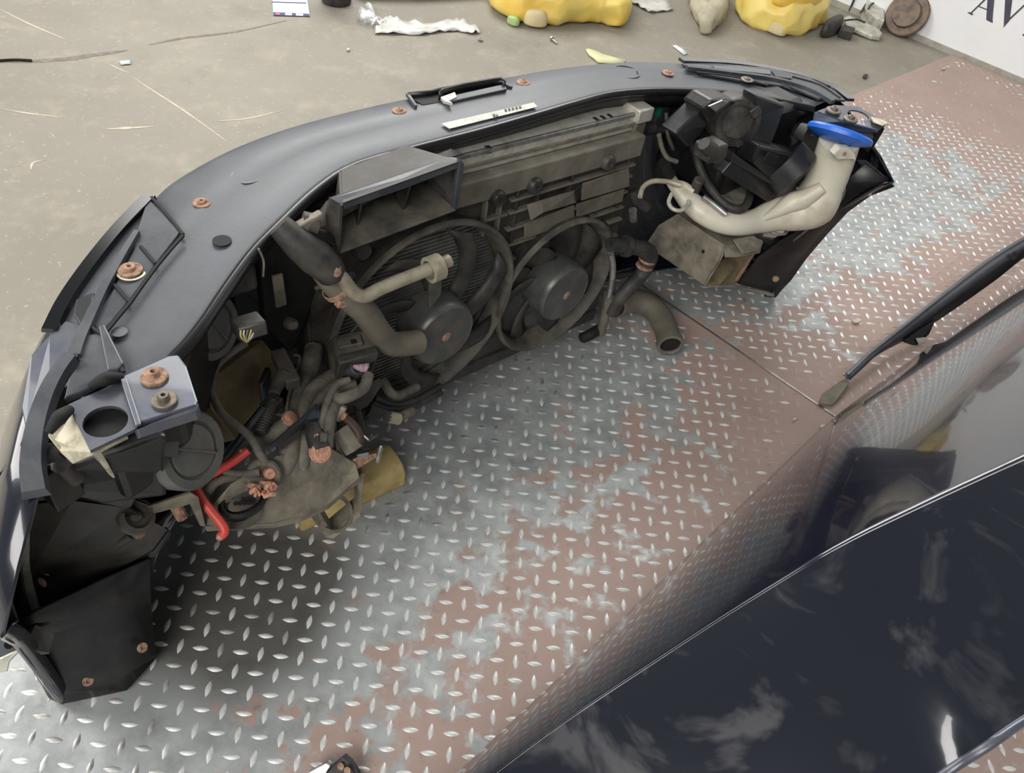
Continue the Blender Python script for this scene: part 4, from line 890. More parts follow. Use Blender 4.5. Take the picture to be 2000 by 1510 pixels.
cable([(392, 165, .41), (300, 225, .41), (215, 300, .40), (175, 400, .39), (180, 490, .38), (230, 600, .37), (320, 680, .355), (400, 745, .345), (450, 810, .335), (480, 870, .325), (520, 930, .315)], .0055)
cable([(830, 200, .30), (810, 290, .30), (760, 430, .30), (715, 580, .305), (700, 740, .305), (670, 880, .295), (620, 1040, .26)], .0145)
cable([(1020, 90, .27), (960, 45, .28), (900, 70, .29), (860, 160, .295), (845, 260, .30)], .0085)
cable([(700, 240, .31), (740, 260, .31), (700, 400, .315), (665, 520, .32), (655, 620, .32)], .0024)
cable([(650, 690, .315), (570, 740, .31), (470, 790, .305), (370, 830, .30)], .0115)
cable([(980, 360, .31), (880, 420, .315), (800, 500, .315), (760, 620, .31), (735, 760, .30), (720, 900, .285)], .0115)
cable([(1020, 420, .32), (920, 480, .325), (860, 560, .325), (800, 700, .315), (770, 850, .295), (760, 960, .275)], .0095)
cable([(1180, 370, .335), (1150, 450, .335), (1070, 500, .34), (990, 520, .34), (965, 480, .335), (1010, 440, .33), (1090, 430, .325)], .0085)
cable([(1060, 400, .345), (980, 430, .345), (930, 510, .345), (890, 620, .34), (870, 720, .335)], .0055)
cable([(960, 540, .33), (925, 640, .33), (905, 760, .325), (900, 830, .32)], .0115)
cable([(820, 690, .335), (830, 740, .335), (850, 800, .33), (872, 850, .325)], [.011, .012, .0135, .0145], m_loomd)
cable([(1020, 640, .31), (1080, 690, .305), (1120, 760, .295), (1105, 830, .285)], .0072, mat('brown_cable', (0.06, 0.03, 0.02), .6))
cable([(1000, 720, .30), (1050, 790, .29), (1090, 850, .28)], .0145, m_grime)
cable([(1270, 400, .20), (1320, 480, .19), (1380, 500, .18), (1490, 445, .17)], .0085)
cable([(1180, 590, .22), (1250, 620, .21), (1300, 640, .20)], .012, m_loomd)
cable([(1250, 625, .21), (1310, 640, .2), (1375, 650, .19)], .0105, m_pipe)
cable([(1380, 640, .18), (1420, 620, .18), (1460, 600, .175)], .008)
cable([(1220, 520, .2), (1330, 560, .18), (1460, 540, .17), (1640, 440, .15)], .006, m_loomd)
cable([(1200, 560, .2), (1300, 590, .18), (1440, 580, .165), (1641, 480, .14)], .007, m_loomd)
cable([(1100, 560, .24), (1130, 680, .22), (1150, 770, .20)], .006, m_loomd)
cable([(260, 990, .30), (330, 1000, .30), (400, 1000, .30), (480, 990, .30)], .006)
cable([(405, 1120, .275), (400, 1050, .285), (420, 980, .30), (480, 930, .305), (560, 940, .305), (595, 1000, .295), (590, 1060, .28)], .0062)
cable([(150, 1120, .29), (200, 1060, .295), (290, 1030, .295), (400, 1040, .29), (520, 1045, .285)], .0062)
cable([(510, 585, .34), (420, 700, .335), (330, 820, .32), (250, 930, .31)], .0052, m_trim, 3, 'guide_rod')
cable([(930, 560, .30), (1000, 640, .30), (960, 800, .28), (920, 900, .265)], .006, m_loomd)
cable([(940, 870, .27), (930, 900, .27), (945, 950, .26)], .0028, m_loomd); cable([(960, 860, .27), (965, 890, .27), (985, 920, .26)], .0028, m_loomd)
rc = cable([(410, 850, .325), (310, 925, .315), (200, 990, .31), (120, 1035, .305), (78, 1085, .30), (105, 1155, .295), (170, 1240, .285), (235, 1320, .275), (258, 1370, .268), (234, 1402, .262)], .0062, m_red, nm='red_cable')
rc['label'] = 'bright red cut cable'
# bare copper ends
def copper(a, b, z, r, axis): return lathe('copper_end', [(r, -.006), (r, .002), (r*.8, .005), (r*.3, .006), (0, .0055)], L(*W(a, b, z)[:2], z=z), axis, m_copper, har, 14)
copper(680, 645, .325, .0115, (.5, -.3, .6)); copper(876, 862, .325, .0155, (.15, -.6, .5)); copper(1018, 636, .312, .0068, (-.5, -.2, .7)); copper(548, 1000, .30, .0085, (-.2, -.6, .6)); copper(232, 1400, .263, .0052, (-.5, -.5, .1)); copper(762, 965, .275, .004, (.1, -.5, .7)); copper(375, 852, .325, .003, (-.7, -.3, .4)); copper(845, 768, .338, .006, (0, -.6, .6))
for k in range(26):
    a = R.uniform(430, 580); b = R.uniform(1065, 1145); d = R.uniform(0, PI); ln = R.uniform(14, 36)
    z = .292+R.uniform(0, .008)
    tube('copper_strand', LZ([W(a-ln*math.cos(d), b-ln*.6*math.sin(d), z), W(a, b-6, z+.005), W(a+ln*math.cos(d), b+ln*.6*math.sin(d), z)]), R.uniform(.0012, .0036), m_copper, har, 3, 6)
# connectors
cn = box('inline_connector', L(*W(650, 330, .33)[:2], z=.33), Vector((.004, .030, .006)), Vector((.011, -.002, 0)), (0, 0, .010), m_dusty2, har, .003)
tube('connector_tail', LZ([W(640, 370, .33), W(600, 430, .33), W(575, 490, .335)]), [.012, .010, .008], m_dusty2, har, 3, 12)
tube('corrugated_sleeve', LZ([W(565, 540, .335), W(530, 630, .335), W(480, 740, .33)]), .0082, m_loomd, har, 14, 12, ribs=.16)
box('sleeve_clip', L(*W(560, 560, .33)[:2], z=.33), (.012, .006, 0), (-.005, .010, 0), (0, 0, .008), m_loomd, har, .002)
box('sleeve_clip', L(*W(520, 430, .32)[:2], z=.315), (.012, .012, 0), (-.003, .003, 0), (0, 0, .02), m_black, har, .002)
bw = L(*W(1075, 215, .34)[:2], z=.34)
bcx = box('control_connector', bw, (.030, -.008, 0), (.010, .026, .004), (0, -.012, .020), m_dusty2, har, .006)
box('connector_collar', L(*W(1100, 290, .345)[:2], z=.345), (.030, -.006, 0), (.003, .008, 0), (0, -.006, .022), m_dusty, bcx, .003)
box('connector_top', L(*W(1060, 160, .36)[:2], z=.362), (.018, -.005, 0), (.004, .010, 0), (0, 0, .004), m_dusty2, bcx, .002)
box('connector_slot', L(*W(1085, 158, .362)[:2], z=.365), (.004, -.001, 0), (.001, .004, 0), (0, 0, .002), m_void, bcx, 0)
lathe('plug_face', [(.019, -.01), (.019, .003), (.016, .005), (.015, .001), (0, .001)], L(*W(1125, 300, .345)[:2], z=.347), (.25, -.55, .8), m_trim, bcx, 24, squash=(.75, 1.2))
slab('connector_guard', LZ([W(1010, 250, .35), W(1030, 250, .35), W(1010, 375, .33), W(1090, 385, .32), W(1210, 345, .33), W(1225, 240, .36), W(1215, 350, .325), W(1095, 398, .31), W(990, 385, .32)]), (0, .012, 0), m_black, bcx, .001)
for k in range(9): tube('wire', LZ([W(1075+13*k, 308-1.5*k, .353), W(1095+10*k, 322+R.uniform(-4, 4), .352), W(1135+3.5*k, 345, .345)]), .0013, (m_wire, m_wire3, m_wire)[k % 3], bcx, 3, 6)
slab('grey_arm', LZ([W(830, 555, .35), W(862, 548, .352), W(872, 640, .345), W(790, 665, .345), W(640, 790, .335), W(560, 860, .325), W(525, 838, .325), W(610, 760, .335), W(770, 615, .347)]), (0, 0, -.006), m_trim, har, .002)
slab('arm_slot', LZ([W(838, 560, .3525), W(855, 556, .3525), W(860, 592, .35), W(845, 600, .35)]), (0, 0, .001), m_void, har)
slab('arm_rib', LZ([W(580, 800, .338), W(770, 660, .35), W(850, 650, .35), W(850, 672, .345), W(780, 690, .343), W(600, 830, .332)]), (0, 0, -.012), m_black, har, .001)
tube('grey_boot', LZ([W(865, 770, .34), W(905, 772, .338)]), .0082, m_dusty2, har, 1, 12)
lathe('pale_ferrule', [(.009, -.012), (.009, .01), (.006, .012), (0, .012)], L(*W(988, 605, .315)[:2], z=.315), (.6, .2, .7), m_alu, har, 14)
slab('upright_blade', LZ([W(950, 640, .32), W(968, 560, .335), W(975, 560, .335), W(960, 740, .30), W(1000, 860, .27), W(1040, 940, .25), W(1020, 950, .25), W(980, 870, .27)]), (.003, .006, 0), m_grime, har)
slab('torn_metal', LZ([W(1040, 940, .25), W(1100, 900, .255), W(1240, 870, .245), W(1260, 880, .24), W(1160, 940, .235), W(1050, 1010, .235)]), (0, .004, -.004), m_rust, har)
slab('bright_shard', LZ([W(1135, 750, .265), W(1180, 790, .26), W(1245, 755, .265), W(1185, 800, .25), W(1150, 775, .25)]), (.002, .003, 0), m_steel, har)
slab('bright_shard', LZ([W(1110, 880, .255), W(1180, 865, .255), W(1185, 890, .25), W(1110, 905, .25)]), (0, .003, -.002), m_steel, har)
lathe('bright_bolt', [(.004, -.02), (.004, .012), (.002, .016), (0, .016)], L(*W(1250, 870, .25)[:2], z=.25), (.1, -.1, 1), m_steel, har, 10)
slab('harness_bracket', LZ([W(1240, 390, .28), W(1290, 400, .27), W(1270, 430, .26), W(1200, 540, .24), W(1130, 600, .24), W(1090, 560, .25), W(1000, 590, .26), W(1060, 500, .28)]), (0, .01, -.01), m_dusty, har, .002)
# oval multi-pin socket standing on the tray
so = lathe('oval_socket', [(.030, -.012), (.030, .008), (.026, .012), (.024, .012), (.022, .006), (0, .006)], L(*W(375, 1188, .27)[:2], z=.262), (.05, -.35, .93), m_black, har, 32, squash=(.72, 1.15))
ring('socket_rim', .026, .036, -.006, .0, L(*W(335, 1195, .262)[:2], z=.258), (.05, -.35, .93), m_dusty2, so, 32)
lathe('socket_face', [(.0185, 0), (.0175, .004), (0, .004)], L(*W(385, 1180, .275)[:2], z=.275), (.05, -.35, .93), m_dusty2, so, 28, squash=(.6, 1.25))
for k in range(10):
    a, b = 320+28*(k % 5)+8*(k//5), 1168+26*(k//5)-3*(k % 5)*.4
    lathe('pin_hole', [(.0030, 0), (.0030, .0012), (0, .0012)], L(*W(a, b, .279)[:2], z=.2795), (.05, -.35, .93), m_void, so, 8)
for k in range(60):                                                       # grit on the tray
    pass
vs_, fs_ = [], []
for k in range(240):
    a = R.gauss(670, 70); b = 1290-(a-500)*.55+R.gauss(0, 38)-70; u, v, _ = W(a, b, 0); z = .222+R.uniform(0, .003); p = L(u, v, z=z); s = R.uniform(.0008, .0022); i = len(vs_)
    if not (520 < u < 640 and 950 < v < 1018): continue
    vs_ += [p+Vector((s, 0, -s)), p+Vector((-s*.6, s, -s)), p+Vector((-s*.6, -s, -s)), p+Vector((0, 0, s))]; fs_ += [[i, i+1, i+3], [i+1, i+2, i+3], [i+2, i, i+3], [i, i+2, i+1]]
me = mesh('rust_grit', vs_, fs_); o = link('rust_grit', me, m_cream, tray); o['kind'] = 'stuff'

# ------------------------------------------------------------------ wooden block under the front end
def wood():
    a = G(590, 1040); b = G(792, 946); d = (b-a).normalized(); n = Vector((-d.y, d.x, 0)); ln = (b-a).length
    prof = [(0, .0), (.0, .028), (.008, .044), (.03, .052), (.062, .050), (.078, .036), (.080, 0)]
    rows = []
    for t in (0, .03, .3, .6, .97, 1):
        q = a+d*ln*t; k = .93 if t in (0, 1) else 1
        rows.append([q+n*(.04+(y-.04)*k)+Vector((0, 0, z*k+.001)) for y, z in prof])
    v = [p for r in rows for p in r]; m = len(prof); f = []
    for i in range(len(rows)-1):
        for j in range(m): f.append([i*m+j, i*m+(j+1) % m, (i+1)*m+(j+1) % m, (i+1)*m+j])
    f.append(list(range(m))); f.append([(len(rows)-1)*m+j for j in range(m)])
    me = mesh('wooden_block', v, f); fixn(me)
    return tag(link('wooden_block', me, m_wood, None, 40), 'yellowed wooden block on the tread plate under the cut wiring', 'block')
wood()

# ------------------------------------------------------------------ glossy black wing panel in the near right corner
m_wing = mat('black_car_paint_reflection_smears', (0.0045, 0.0055, 0.012), .16, 0, col2=(0.030, 0.030, 0.034), scale=3.2, lo=.53, hi=.66, coat=1.0, detail=4, rough2=.34)  # paler swirls in the colour stand in for reflections of the room
for nd in m_wing.node_tree.nodes:
    if nd.type == 'TEX_NOISE' and nd.inputs['Scale'].default_value < 4: nd.inputs['Distortion'].default_value = 3.5
WING = root('wing_panel', 'glossy black car wing lying curved side up in the near right corner', 'car part')
def WS(pix, z): return [G(u, v, z) for u, v in pix]
S_ = [(760, 1650), (880, 1530), (1100, 1322), (1300, 1132), (1480, 960), (1630, 818), (1800, 690), (2000, 545), (2140, 445)]
K_ = [(800, 1640), (945, 1525), (1100, 1410), (1280, 1290), (1450, 1180), (1630, 1072), (1800, 988), (2000, 896), (2140, 835)]
N_ = [(1150, 2000), (1270, 1910), (1390, 1830), (1520, 1740), (1680, 1625), (1850, 1508), (1925, 1460), (2000, 1408), (2140, 1320)]
ZS, ZN = .075, .07
AXW = (G(2000, 545, ZS)-G(1100, 1322, ZS)); AXW.z = 0; AXW.normalize()
away = Vector((-AXW.y, AXW.x, 0))
if away.dot(G(1300, 1132)-G(1500, 1300)) < 0: away = -away
def rslope(u, v):
    d = ray(u, v); return math.atan2(-d.z, max(d.dot(away), 1e-3))
s0, k0, sl = [], [], []
def dense(pix, k=5): return [(p.x, p.y) for p in catmull([Vector((u, v, 0)) for u, v in pix], k)]
for (us, vs_0), (uk, vk) in zip(dense(S_), dense(K_)):
    S0 = G(us, vs_0, ZS); aS = min(rslope(us, vs_0), 1.25); aK = rslope(uk, vk)*(.62-.14*min(max((us-1150)/850, 0), 1))
    lo, hi = ZS+.001, .6; tgt = math.tan((aS+aK)/2)
    for _ in range(40):                                   # point on the crease ray that gives the chord its slope
        mid = (lo+hi)/2; K0 = G(uk, vk, mid); h = (S0-K0).dot(away)
        if h > 0 and (mid-ZS)/h < tgt: lo = mid
        else: hi = mid
    s0.append(S0); k0.append(G(uk, vk, lo)); sl.append((aS, aK))
n0, nz = [], []
for i, ((u, v), K0) in enumerate(zip(dense(N_), k0)):     # lay the flank so that it faces the dark roof above, as in the photograph
    tx = (k0[min(i+4, len(k0)-1)]-k0[max(i-4, 0)]).normalized(); best = None
    for q in range(60):
        z = max(K0.z-.16+.004*q, .03); N0 = G(u, v, z); n_ = tx.cross((N0-K0).normalized()).normalized()
        d = ((K0+N0)/2-CAM).normalized(); r_ = d-2*d.dot(n_)*n_
        if best is None or r_.z > best[0]: best = (r_.z, z)
    nz.append(best[1])
for i, (u, v) in enumerate(dense(N_)):
    w_ = nz[max(i-6, 0):i+7]; n0.append(G(u, v, sum(w_)/len(w_)))
rows = [[p+away*(.010+.0)-Vector((0, 0, ZS-.012)) for p in s0], [p+away*.012-Vector((0, 0, .04)) for p in s0], [p+away*.006-Vector((0, 0, .012)) for p in s0]]
for t in (0, .08, .18, .3, .42, .55, .68, .8, .9, .96, .985, 1.0):
    rw = []
    for S0, K0, (aS, aK) in zip(s0, k0, sl):
        ax_ = (K0-S0)-away*(K0-S0).dot(away); ax_.z = 0
        h = -(K0-S0).dot(away); dz = K0.z-S0.z
        # control point of a quadratic arc with end slopes aS, aK
        x1 = (dz-h*math.tan(aK))/(math.tan(aS)-math.tan(aK)); z1 = x1*math.tan(aS)
        x = 2*t*(1-t)*x1+t*t*h; z = 2*t*(1-t)*z1+t*t*dz
        rw.append(S0+ax_*t-away*x+Vector((0, 0, z)))
    rows.append(rw)
outer = loft('outer_skin', rows, m_navy, WING, .002, smooth=60)
rows = []
for t in (0, .01, .03, .07, .15, .25, .4, .55, .7, .85, .95, .99, 1.0):
    rows.append([Vector((a.x+(b.x-a.x)*t, a.y+(b.y-a.y)*t, a.z+(b.z-a.z)*t+.005*math.sin(PI*t))) for i, (a, b) in enumerate(zip(k0, n0))])
flank = loft('flank', rows, m_wing, WING, .002, smooth=60)
tube('hem', [p+Vector((0, 0, .001)) for p in n0], .005, m_navysat, flank, 1, 8)
0 and tube('crease_line', [p+Vector((0, 0, -.003)) for p in k0], .0025, m_navy, flank, 1, 6)
# mounting flange standing beside the wing
def W8(a, b): return (1300+a/2.849, 450+b/2.849)
top = [(1000, 820, .03), (1080, 745, .035), (1150, 680, .04), (1350, 520, .055), (1550, 360, .075), (1800, 170, .095), (1994, 50, .115), (2200, -70, .13)]
bot_ = [(1020, 830, .012), (1100, 760, .016), (1180, 690, .018), (1365, 590, .015), (1560, 470, .035), (1830, 280, .055), (1994, 150, .075), (2200, 10, .09)]
TP = [G(*W8(a, b), z) for a, b, z in top]; BT = [G(*W8(a, b), z) for a, b, z in bot_]
fg = loft('mounting_flange', [catmull(TP, 4), catmull(BT, 4)], m_black, WING, .003, 0)
loft('flange_fold', [catmull([p+Vector((-.004, .006, .001)) for p in TP], 4), catmull([p.lerp(q, .38)+Vector((.005, -.007, .003)) for p, q in zip(TP, BT)], 4)], m_navysat, fg, .002, 0)  # folded top edge; its paler paint stands in for a reflection
slab('flange_tab', [G(*W8(a, b), z) for a, b, z in ((870, 915, .008), (960, 850, .016), (1005, 825, .028), (1020, 850, .02), (1000, 905, .010), (930, 975, .006), (850, 970, .006))], (0, 0, .003), m_grime, fg, .001)
lathe('tab_hole', [(.006, .003), (.006, .0042), (0, .0042)], G(*W8(925, 930), .006), (0, 0, 1), m_rust, fg, 14)
slab('flange_tooth', [G(*W8(a, b), z) for a, b, z in ((1290, 605, .02), (1470, 480, .04), (1500, 500, .035), (1465, 580, .014), (1400, 640, .003), (1375, 640, .003), (1330, 625, .010))], (.002, .003, 0), m_black, fg, .001)
slab('bright_patch', [G(*W8(a, b), z) for a, b, z in ((1395, 600, .016), (1450, 595, .016), (1445, 615, .010), (1410, 632, .006))], (-.0015, -.002, 0), m_alu, fg)
lathe('flange_hole', [(.011, 0), (.011, .002), (.006, .002), (.006, -.001), (0, -.001)], G(*W8(1935, 140), .098), (.3, -.8, .5), m_loomd, fg, 16)
slab('flange_bridge', [TP[-1], BT[-1], s0[-3]+Vector((0, 0, .0)), s0[-1]+Vector((0, 0, .02))], (0, 0, -.003), m_black, WING)
# perforated bracket peeking in at the bottom edge
pk = root('steel_bracket', 'small perforated dark steel bracket at the near edge of the tread plate', 'bracket', G(665, 1530, 0))
o0 = G(665, 1530, 0)
def rel(p): return p-o0
slab('bracket_web', [rel(G(u, v, z)) for u, v, z in ((640, 1502, .03), (668, 1478, .034), (682, 1490, .03), (696, 1512, .018), (712, 1570, .001), (640, 1580, .001), (630, 1520, .02))], (.004, .006, 0), m_loomd, pk, .001)
slab('bracket_arm', [rel(G(u, v, z)) for u, v, z in ((598, 1512, .012), (636, 1490, .022), (644, 1496, .022), (640, 1520, .012), (610, 1535, .002))], (.003, .005, 0), m_steel, pk, .001)
for u, v in ((666, 1497), (679, 1505)): lathe('bracket_hole', [(.005, 0), (.005, .0015), (0, .0015)], rel(G(u, v, .03)), (-.3, -.6, .7), m_rust, pk, 12)

# ------------------------------------------------------------------ things lying on the concrete behind
def blob(name, pix, h, mt, lab, cat, z0=0.0, group=None, jit=.012, seed=1, flat=False, par=None, levels=2, crease=0):
    r = random.Random(seed); base = [G(u, v, ZF+z0) for u, v in pix]; n = len(base)
    c = sum(base, Vector())/n; rows = []
    for s, t in ((.90, .0), (1.0, .12), (1.0, .45), (.93, .75), (.72, .95), (.35, 1.0)):
        rows.append([Vector((c.x+(p.x-c.x)*s+r.uniform(-jit, jit)*.6*(t > 0), c.y+(p.y-c.y)*s+r.uniform(-jit, jit)*.6*(t > 0), ZF+.0005+(z0 if t > .05 else z0)+h*t+(r.uniform(-jit, jit) if 0.1 < t else 0))) for p in base])
    rows = [[Vector((p.x, p.y, max(p.z, ZF+.0008))) for p in rw] for rw in rows]
    v = [p for rw in rows for p in rw]+[c+Vector((0, 0, h))]; f = [list(range(n))]
    for i in range(len(rows)-1):
        for j in range(n): f.append([i*n+j, i*n+(j+1) % n, (i+1)*n+(j+1) % n, (i+1)*n+j])
    k = len(rows)-1
    for j in range(n): f.append([k*n+j, k*n+(j+1) % n, len(v)-1])
    me = mesh(name, v, f); fixn(me); o = link(name, me, mt, par, True); subd(o, levels)
    if crease:
        tx = bpy.data.textures.new('crumple', 'VORONOI'); tx.noise_scale = .085; dm = o.modifiers.new('crumple', 'DISPLACE'); dm.texture = tx; dm.strength = crease; dm.mid_level = .35; dm.texture_coords = 'LOCAL'
    if lab: tag(o, lab, cat, group)
    return o
y1 = root('foam_seat_base', 'left of two yellow wrapped foam seats on the concrete', 'car seat', G(1090, 20, ZF))
def rp0(o, r):                                             # keep world placement under a root at a location
    o.parent = r; o.location = o.location-r.location; return o
rp0(blob('foam_body', [(938, -20), (952, 12), (972, 30), (1002, 44), (1036, 53), (1078, 55), (1112, 54), (1150, 47), (1180, 50), (1204, 61), (1220, 58), (1226, 30), (1224, -20), (1190, -90), (1080, -110), (980, -90)], .15, m_yellow, None, None, jit=.015, seed=3, levels=3, crease=.03), y1)
rp0(blob('cream_patch', [(1012, 50), (1030, 32), (1052, 26), (1066, 40), (1072, 56), (1050, 58)], .06, m_creamw, None, None, z0=.004, jit=.003, seed=5), y1)
rp0(blob('green_edge', [(986, 42), (1006, 43), (1018, 52), (1008, 55), (992, 48)], .03, m_greenw, None, None, z0=.002, jit=.002, seed=6), y1)
y2 = root('foam_seat_base', 'right of two yellow wrapped foam seats, beside the scrap parts near the wall', 'car seat', G(1520, 30, ZF))
rp0(blob('foam_body', [(1432, 32), (1445, 44), (1478, 58), (1508, 70), (1535, 77), (1556, 72), (1586, 60), (1608, 48), (1618, 40), (1590, 24), (1540, 8), (1480, 0), (1440, 10)], .14, m_yellow2, None, None, jit=.012, seed=9, levels=3, crease=.028), y2)
rp0(blob('torn_cover', [(1448, 30), (1490, 44), (1524, 52), (1540, 76), (1520, 74), (1480, 56)], .06, m_creamw, None, None, z0=.002, jit=.004, seed=11), y2)
rp0(blob('yellow_top', [(1490, 8), (1530, 22), (1580, 20), (1615, 6), (1590, -6), (1520, -8)], .09, m_yellow, None, None, z0=.10, jit=.006, seed=12), y2)
blob('crumpled_cloth', [(1345, 0), (1346, 24), (1358, 40), (1362, 62), (1372, 70), (1386, 72), (1394, 62), (1412, 44), (1418, 10), (1412, -20), (1385, -40), (1355, -25)], .07, m_putty, 'putty grey crumpled sack between the two yellow foam seats', 'sack', jit=.014, seed=15, levels=3, crease=.03)
def crumple(name, outl, mt, lab, cat, amp=.012, seed=1, th=.0012, z=0.004, cuts=3):
    r = random.Random(seed); bm = bmesh.new(); vs = [bm.verts.new(G(u, v, ZF+z)) for u, v in outl]; bm.faces.new(vs)
    bmesh.ops.triangulate(bm, faces=bm.faces[:]); bmesh.ops.subdivide_edges(bm, edges=bm.edges[:], cuts=cuts, use_grid_fill=True)
    for v in bm.verts: v.co.z = ZF+z*.5+abs(r.gauss(0, amp)); v.co.x += r.gauss(0, amp*.2); v.co.y += r.gauss(0, amp*.2)
    me = bpy.data.meshes.new(name); bm.to_mesh(me); bm.free(); fixn(me)
    o = link(name, me, mt, None, True); solid(o, th, 1); return tag(o, lab, cat)
crumple('plastic_film', [(735, 52), (752, 36), (775, 38), (800, 44), (850, 46), (880, 38), (905, 40), (935, 56), (938, 64), (920, 66), (895, 60), (860, 62), (820, 68), (780, 66), (733, 66)], m_film, 'long crumpled strip of white plastic film on the concrete', 'plastic film', .007, 3)
crumple('clear_wrap', [(697, 32), (708, 18), (725, 16), (736, 34), (750, 46), (735, 52), (712, 48), (700, 42)], m_trans, 'scrap of clear wrap beside the white plastic film', 'plastic film', .014, 4)
crumple('plastic_sheet', [(1226, 2), (1250, 14), (1272, 25), (1314, 20), (1302, -6), (1280, -40), (1226, -40)], m_film, 'white plastic sheet beside the left yellow foam seat', 'plastic film', .008, 6)
crumple('foam_strip', [(1144, 97), (1150, 96), (1178, 108), (1222, 118), (1216, 126), (1168, 122), (1150, 108)], m_palestrip, 'pale yellow foam strip just behind the slam panel', 'strip', .002, 7, .004, cuts=1)
crumple('paper_scrap', [(1312, 88), (1320, 88), (1344, 104), (1336, 107)], m_white, 'small white paper scrap between slam panel and cloth sack', 'scrap', .003, 8, cuts=1)
crumple('paper_tag', [(233, 119), (253, 117), (256, 124), (236, 126)], m_tag, 'small pale blue tag on the concrete at the left', 'tag', .0008, 9, cuts=1)
# leaflet
lf = root('leaflet', 'white leaflet with blue and red printed edge on the concrete', 'leaflet', G(568, 10, ZF)); l0 = G(568, 10, ZF)
def lq(name, pix, z, th, mt): return slab(name, [G(u, v, ZF+z)-l0 for u, v in pix], (0, 0, th), mt, lf)
lq('sheet', [(530, -30), (596, -30), (605, 32), (534, 30)], .001, .0015, m_white)
lq('blue_line', [(531, 3), (598, 5), (598.5, 7), (531, 5)], .0026, .0004, m_bluep)
lq('blue_edge', [(534, 23.5), (603.5, 27), (605, 32), (534, 30)], .0026, .0004, m_bluep)
for k, (a, b, mt) in enumerate(((538, 547, m_redp), (557, 570, m_white), (578, 592, m_white))): lq('printed_block', [(a, 24.5+k), (b, 25+k), (b, 29+k), (a, 28.5+k)], .0031, .0004, mt)
# black tub foot cut by the frame
tb = lathe('rubber_foot', [(.052, 0), (.055, .008), (.055, .03), (.050, .034), (.046, .06), (.05, .10), (.05, .16), (0, .16)], G(657, 4, ZF), (0, 0, 1), m_loomd, None, 36)
tag(tb, 'round black rubber foot beside the leaflet at the top edge', 'foot')
bigs = slab('engine_undertray', [G(u, v, ZF+.02) for u, v in ((700, -14), (820, -10), (940, -16), (930, -70), (700, -70))], (0, 0, .05), m_void, None, .004)
tag(bigs, 'low black part standing behind the plastic film at the top edge', 'car part')
bigs.location.z = -.0195
# scrap pile by the wall
sc = root('scrap_assembly', 'pale metal mechanism leaning in the corner by the white wall', 'car part', G(1690, 60, ZF)); s00 = G(1690, 60, ZF)
def sq(name, pts, th, mt, bv=.001): return slab(name, [G(u, v, ZF+z)-s00 for u, v, z in pts], th, mt, sc, bv)
sq('metal_body', [(1680, 36, .02), (1690, 4, .03), (1704, 0, .03), (1712, 8, .03), (1716, 28, .02), (1718, 62, .004), (1700, 56, .004)], (0, 0, .05), m_whitem, .004)
sq('metal_arm', [(1645, 42, .02), (1655, 38, .02), (1710, 62, .012), (1720, 72, .004), (1716, 80, .002), (1700, 78, .002), (1650, 56, .01)], (0, 0, .018), m_whitem, .004)
tube('cable_loop', [G(u, v, ZF+.06)-s00 for u, v in ((1682, 24), (1688, 14), (1692, 8), (1700, 2))], .005, m_loomd, sc, 4, 8)
tube('cable_loop', [G(u, v, ZF+.075)-s00 for u, v in ((1696, 18), (1700, 10), (1706, 6))], .004, m_loomd, sc, 4, 8)
tube('cable_loop', [G(u, v, ZF+.05)-s00 for u, v in ((1650, 40), (1672, 38), (1690, 44))], .004, m_loomd, sc, 4, 8)
ring('arm_eye', .010, .016, 0, .012, G(1708, 74, ZF+.008)-s00, (0, 0, 1), m_alu, sc, 18)
dk = blob('black_case', [(1594, 70), (1604, 78), (1622, 76), (1638, 68), (1642, 56), (1632, 52), (1612, 60)], .07, m_dusty, None, None, jit=.002, seed=21, levels=1); tag(dk, 'dark grey plastic case against the right yellow foam seat', 'case')
tag(slab('black_box', [G(u, v, ZF+.001) for u, v in ((1634, 72), (1660, 80), (1664, 70), (1642, 63))], (0, 0, .035), m_loomd, None, .003), 'small dark box in front of the pale metal mechanism', 'box')
tag(slab('black_housing', [G(u, v, ZF+.001) for u, v in ((1656, 24), (1676, 20), (1684, -12), (1664, -14))], (0, 0, .10), m_loomd, None, .006), 'tall black plastic housing behind the dark grey case', 'housing')
wl = lathe('brake_disc', [(.02, -.012), (.085, -.012), (.09, -.006), (.09, .006), (.085, .012), (.06, .012), (.055, .03), (.02, .03)], G(1757, 66, ZF+.0)+Vector((0, 0, .086))+WN*.015, WN+Vector((0, 0, .45)), mat('brown_rusty_disc', (0.19, 0.135, 0.10), .6, .2, col2=(0.09, 0.075, 0.065), scale=30, bump=.2), None, 40)
tag(wl, 'brown rusty disc leaning against the white wall', 'disc')
# small hardware and litter
def screwthing(u, v, lab, ang, mt=m_steel):
    t = root('loose_bolt', lab, 'bolt', G(u, v, ZF)); d = Vector((math.cos(ang), math.sin(ang), 0))
    lathe('shank', [(.0035, 0), (.0035, .03), (.002, .034), (0, .034)], (0, 0, .0055), d, mt, t, 10); lathe('head', [(.008, -.006), (.008, 0), (.0035, 0)], (0, 0, .0078), d, mt, t, 6); return t
screwthing(1078, 80, 'loose bolt lying on concrete below the left yellow foam seat', -.9)
t = lathe('hex_nut', [(.004, 0), (.0095, 0), (.0095, .008), (.004, .008)], G(938, 80, ZF+.0003), (0, 0, 1), m_steel, None, 6, closed=True); tag(t, 'loose steel nut at the end of the white plastic film', 'nut')
tag(tube('black_wire', [G(u, v, ZF+.0042) for u, v in ((-40, 121), (0, 118), (30, 116.5), (62, 118))], .0038, m_void, None, 4, 8), 'short black wire on the concrete at the left edge', 'wire')
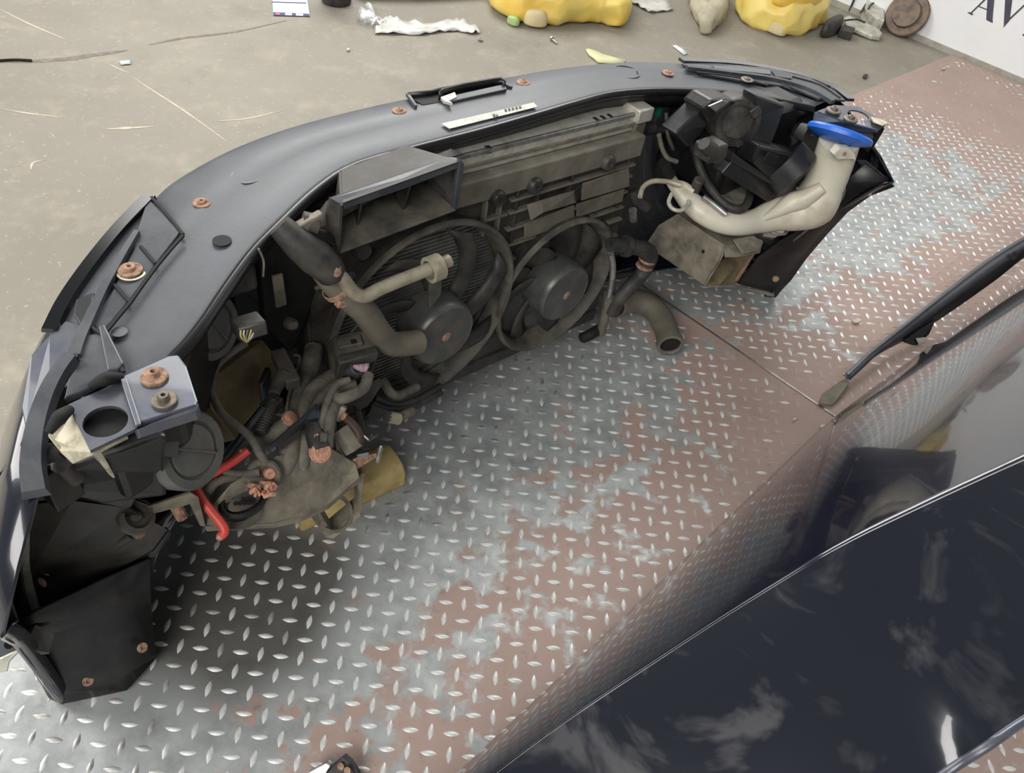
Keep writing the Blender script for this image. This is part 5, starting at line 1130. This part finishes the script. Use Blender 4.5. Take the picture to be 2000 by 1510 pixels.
chips = [(1672, 628, 8, m_cream, 'pale angular chip on the far tread plate', .0), (1606, 834, 6, m_cream, 'cream chip on the near tread plate beside the wing', .0), (1552, 820, 4, m_cream, 'tiny pale chip on the near tread plate near the seam', 0), (1689, 150, 7, m_loomd, 'dark scrap on concrete behind the right headlight', ZF), (1843, 135, 4, m_cream, 'pale crumb on the far tread plate near the wall', 0), (1390, 553, 4, m_cream, 'pale crumb on the seam below the cut rail', 0), (1452, 588, 5, m_rust, 'rusty flake under the right chassis rail', 0), (680, 98, 4, m_cream, 'pale crumb on concrete below the plastic film', ZF)]
for k, (u, v, r_, mt, lab, z) in enumerate(chips):
    rr = random.Random(k); pts = [G(u+r_*math.cos(a)*rr.uniform(.6, 1.3), v+r_*.7*math.sin(a)*rr.uniform(.6, 1.3), z+.0028) for a in (0, 1.1, 2.2, 3.3, 4.4, 5.4)]
    tag(slab('chip', pts, (0, 0, .004), mt, None, .0006), lab, 'chip')
# scratches and stains of their own shape in the concrete
m_scr = mat('pale_scratch', (0.52, 0.47, 0.36), .7, col2=(0.42, 0.38, 0.29), scale=60)
m_crk = mat('dark_crack', (0.16, 0.14, 0.115), .8, col2=(0.22, 0.2, 0.16), scale=40)
def scratch(pix, w, mt=m_scr, nm='scratch'):
    pts = catmull([G(u, v, ZF+.0004) for u, v in pix], 5); n = len(pts); v = []
    for i, p in enumerate(pts):
        t = pts[min(i+1, n-1)]-pts[max(i-1, 0)]; s = Vector((-t.y, t.x, 0)).normalized(); ww = w*(1-.85*abs(2*i/(n-1)-1)**2)*R.uniform(.6, 1.2)
        v += [p+s*ww/2, p-s*ww/2]
    me = mesh(nm, v, [[2*i, 2*i+1, 2*i+3, 2*i+2] for i in range(n-1)]); fixn(me)
    if me.polygons[0].normal.z < 0: me.flip_normals()
    o = link(nm, me, mt, floor); solid(o, .0003, 1)
for pix, w in (([(255, 148), (300, 178), (350, 210), (400, 245), (450, 282)], .006), ([(0, 18), (60, 48), (130, 78)], .007), ([(205, 252), (250, 250), (302, 247)], .012), ([(415, 237), (480, 232), (556, 215)], .006), ([(210, 124), (240, 138), (256, 144)], .005), ([(60, 332), (65, 318), (88, 312)], .006), ([(20, 326), (36, 323)], .008), ([(0, 212), (60, 222), (130, 230)], .006), ([(370, 160), (390, 168)], .008), ([(395, 135), (425, 150)], .008), ([(310, 205), (330, 220)], .006)):
    scratch(pix, w)
scratch([(20, 122), (120, 116), (180, 108), (250, 98)], .03, m_crk, 'floor_crack'); scratch([(290, 88), (360, 74), (460, 62), (560, 40)], .014, m_crk, 'floor_crack')
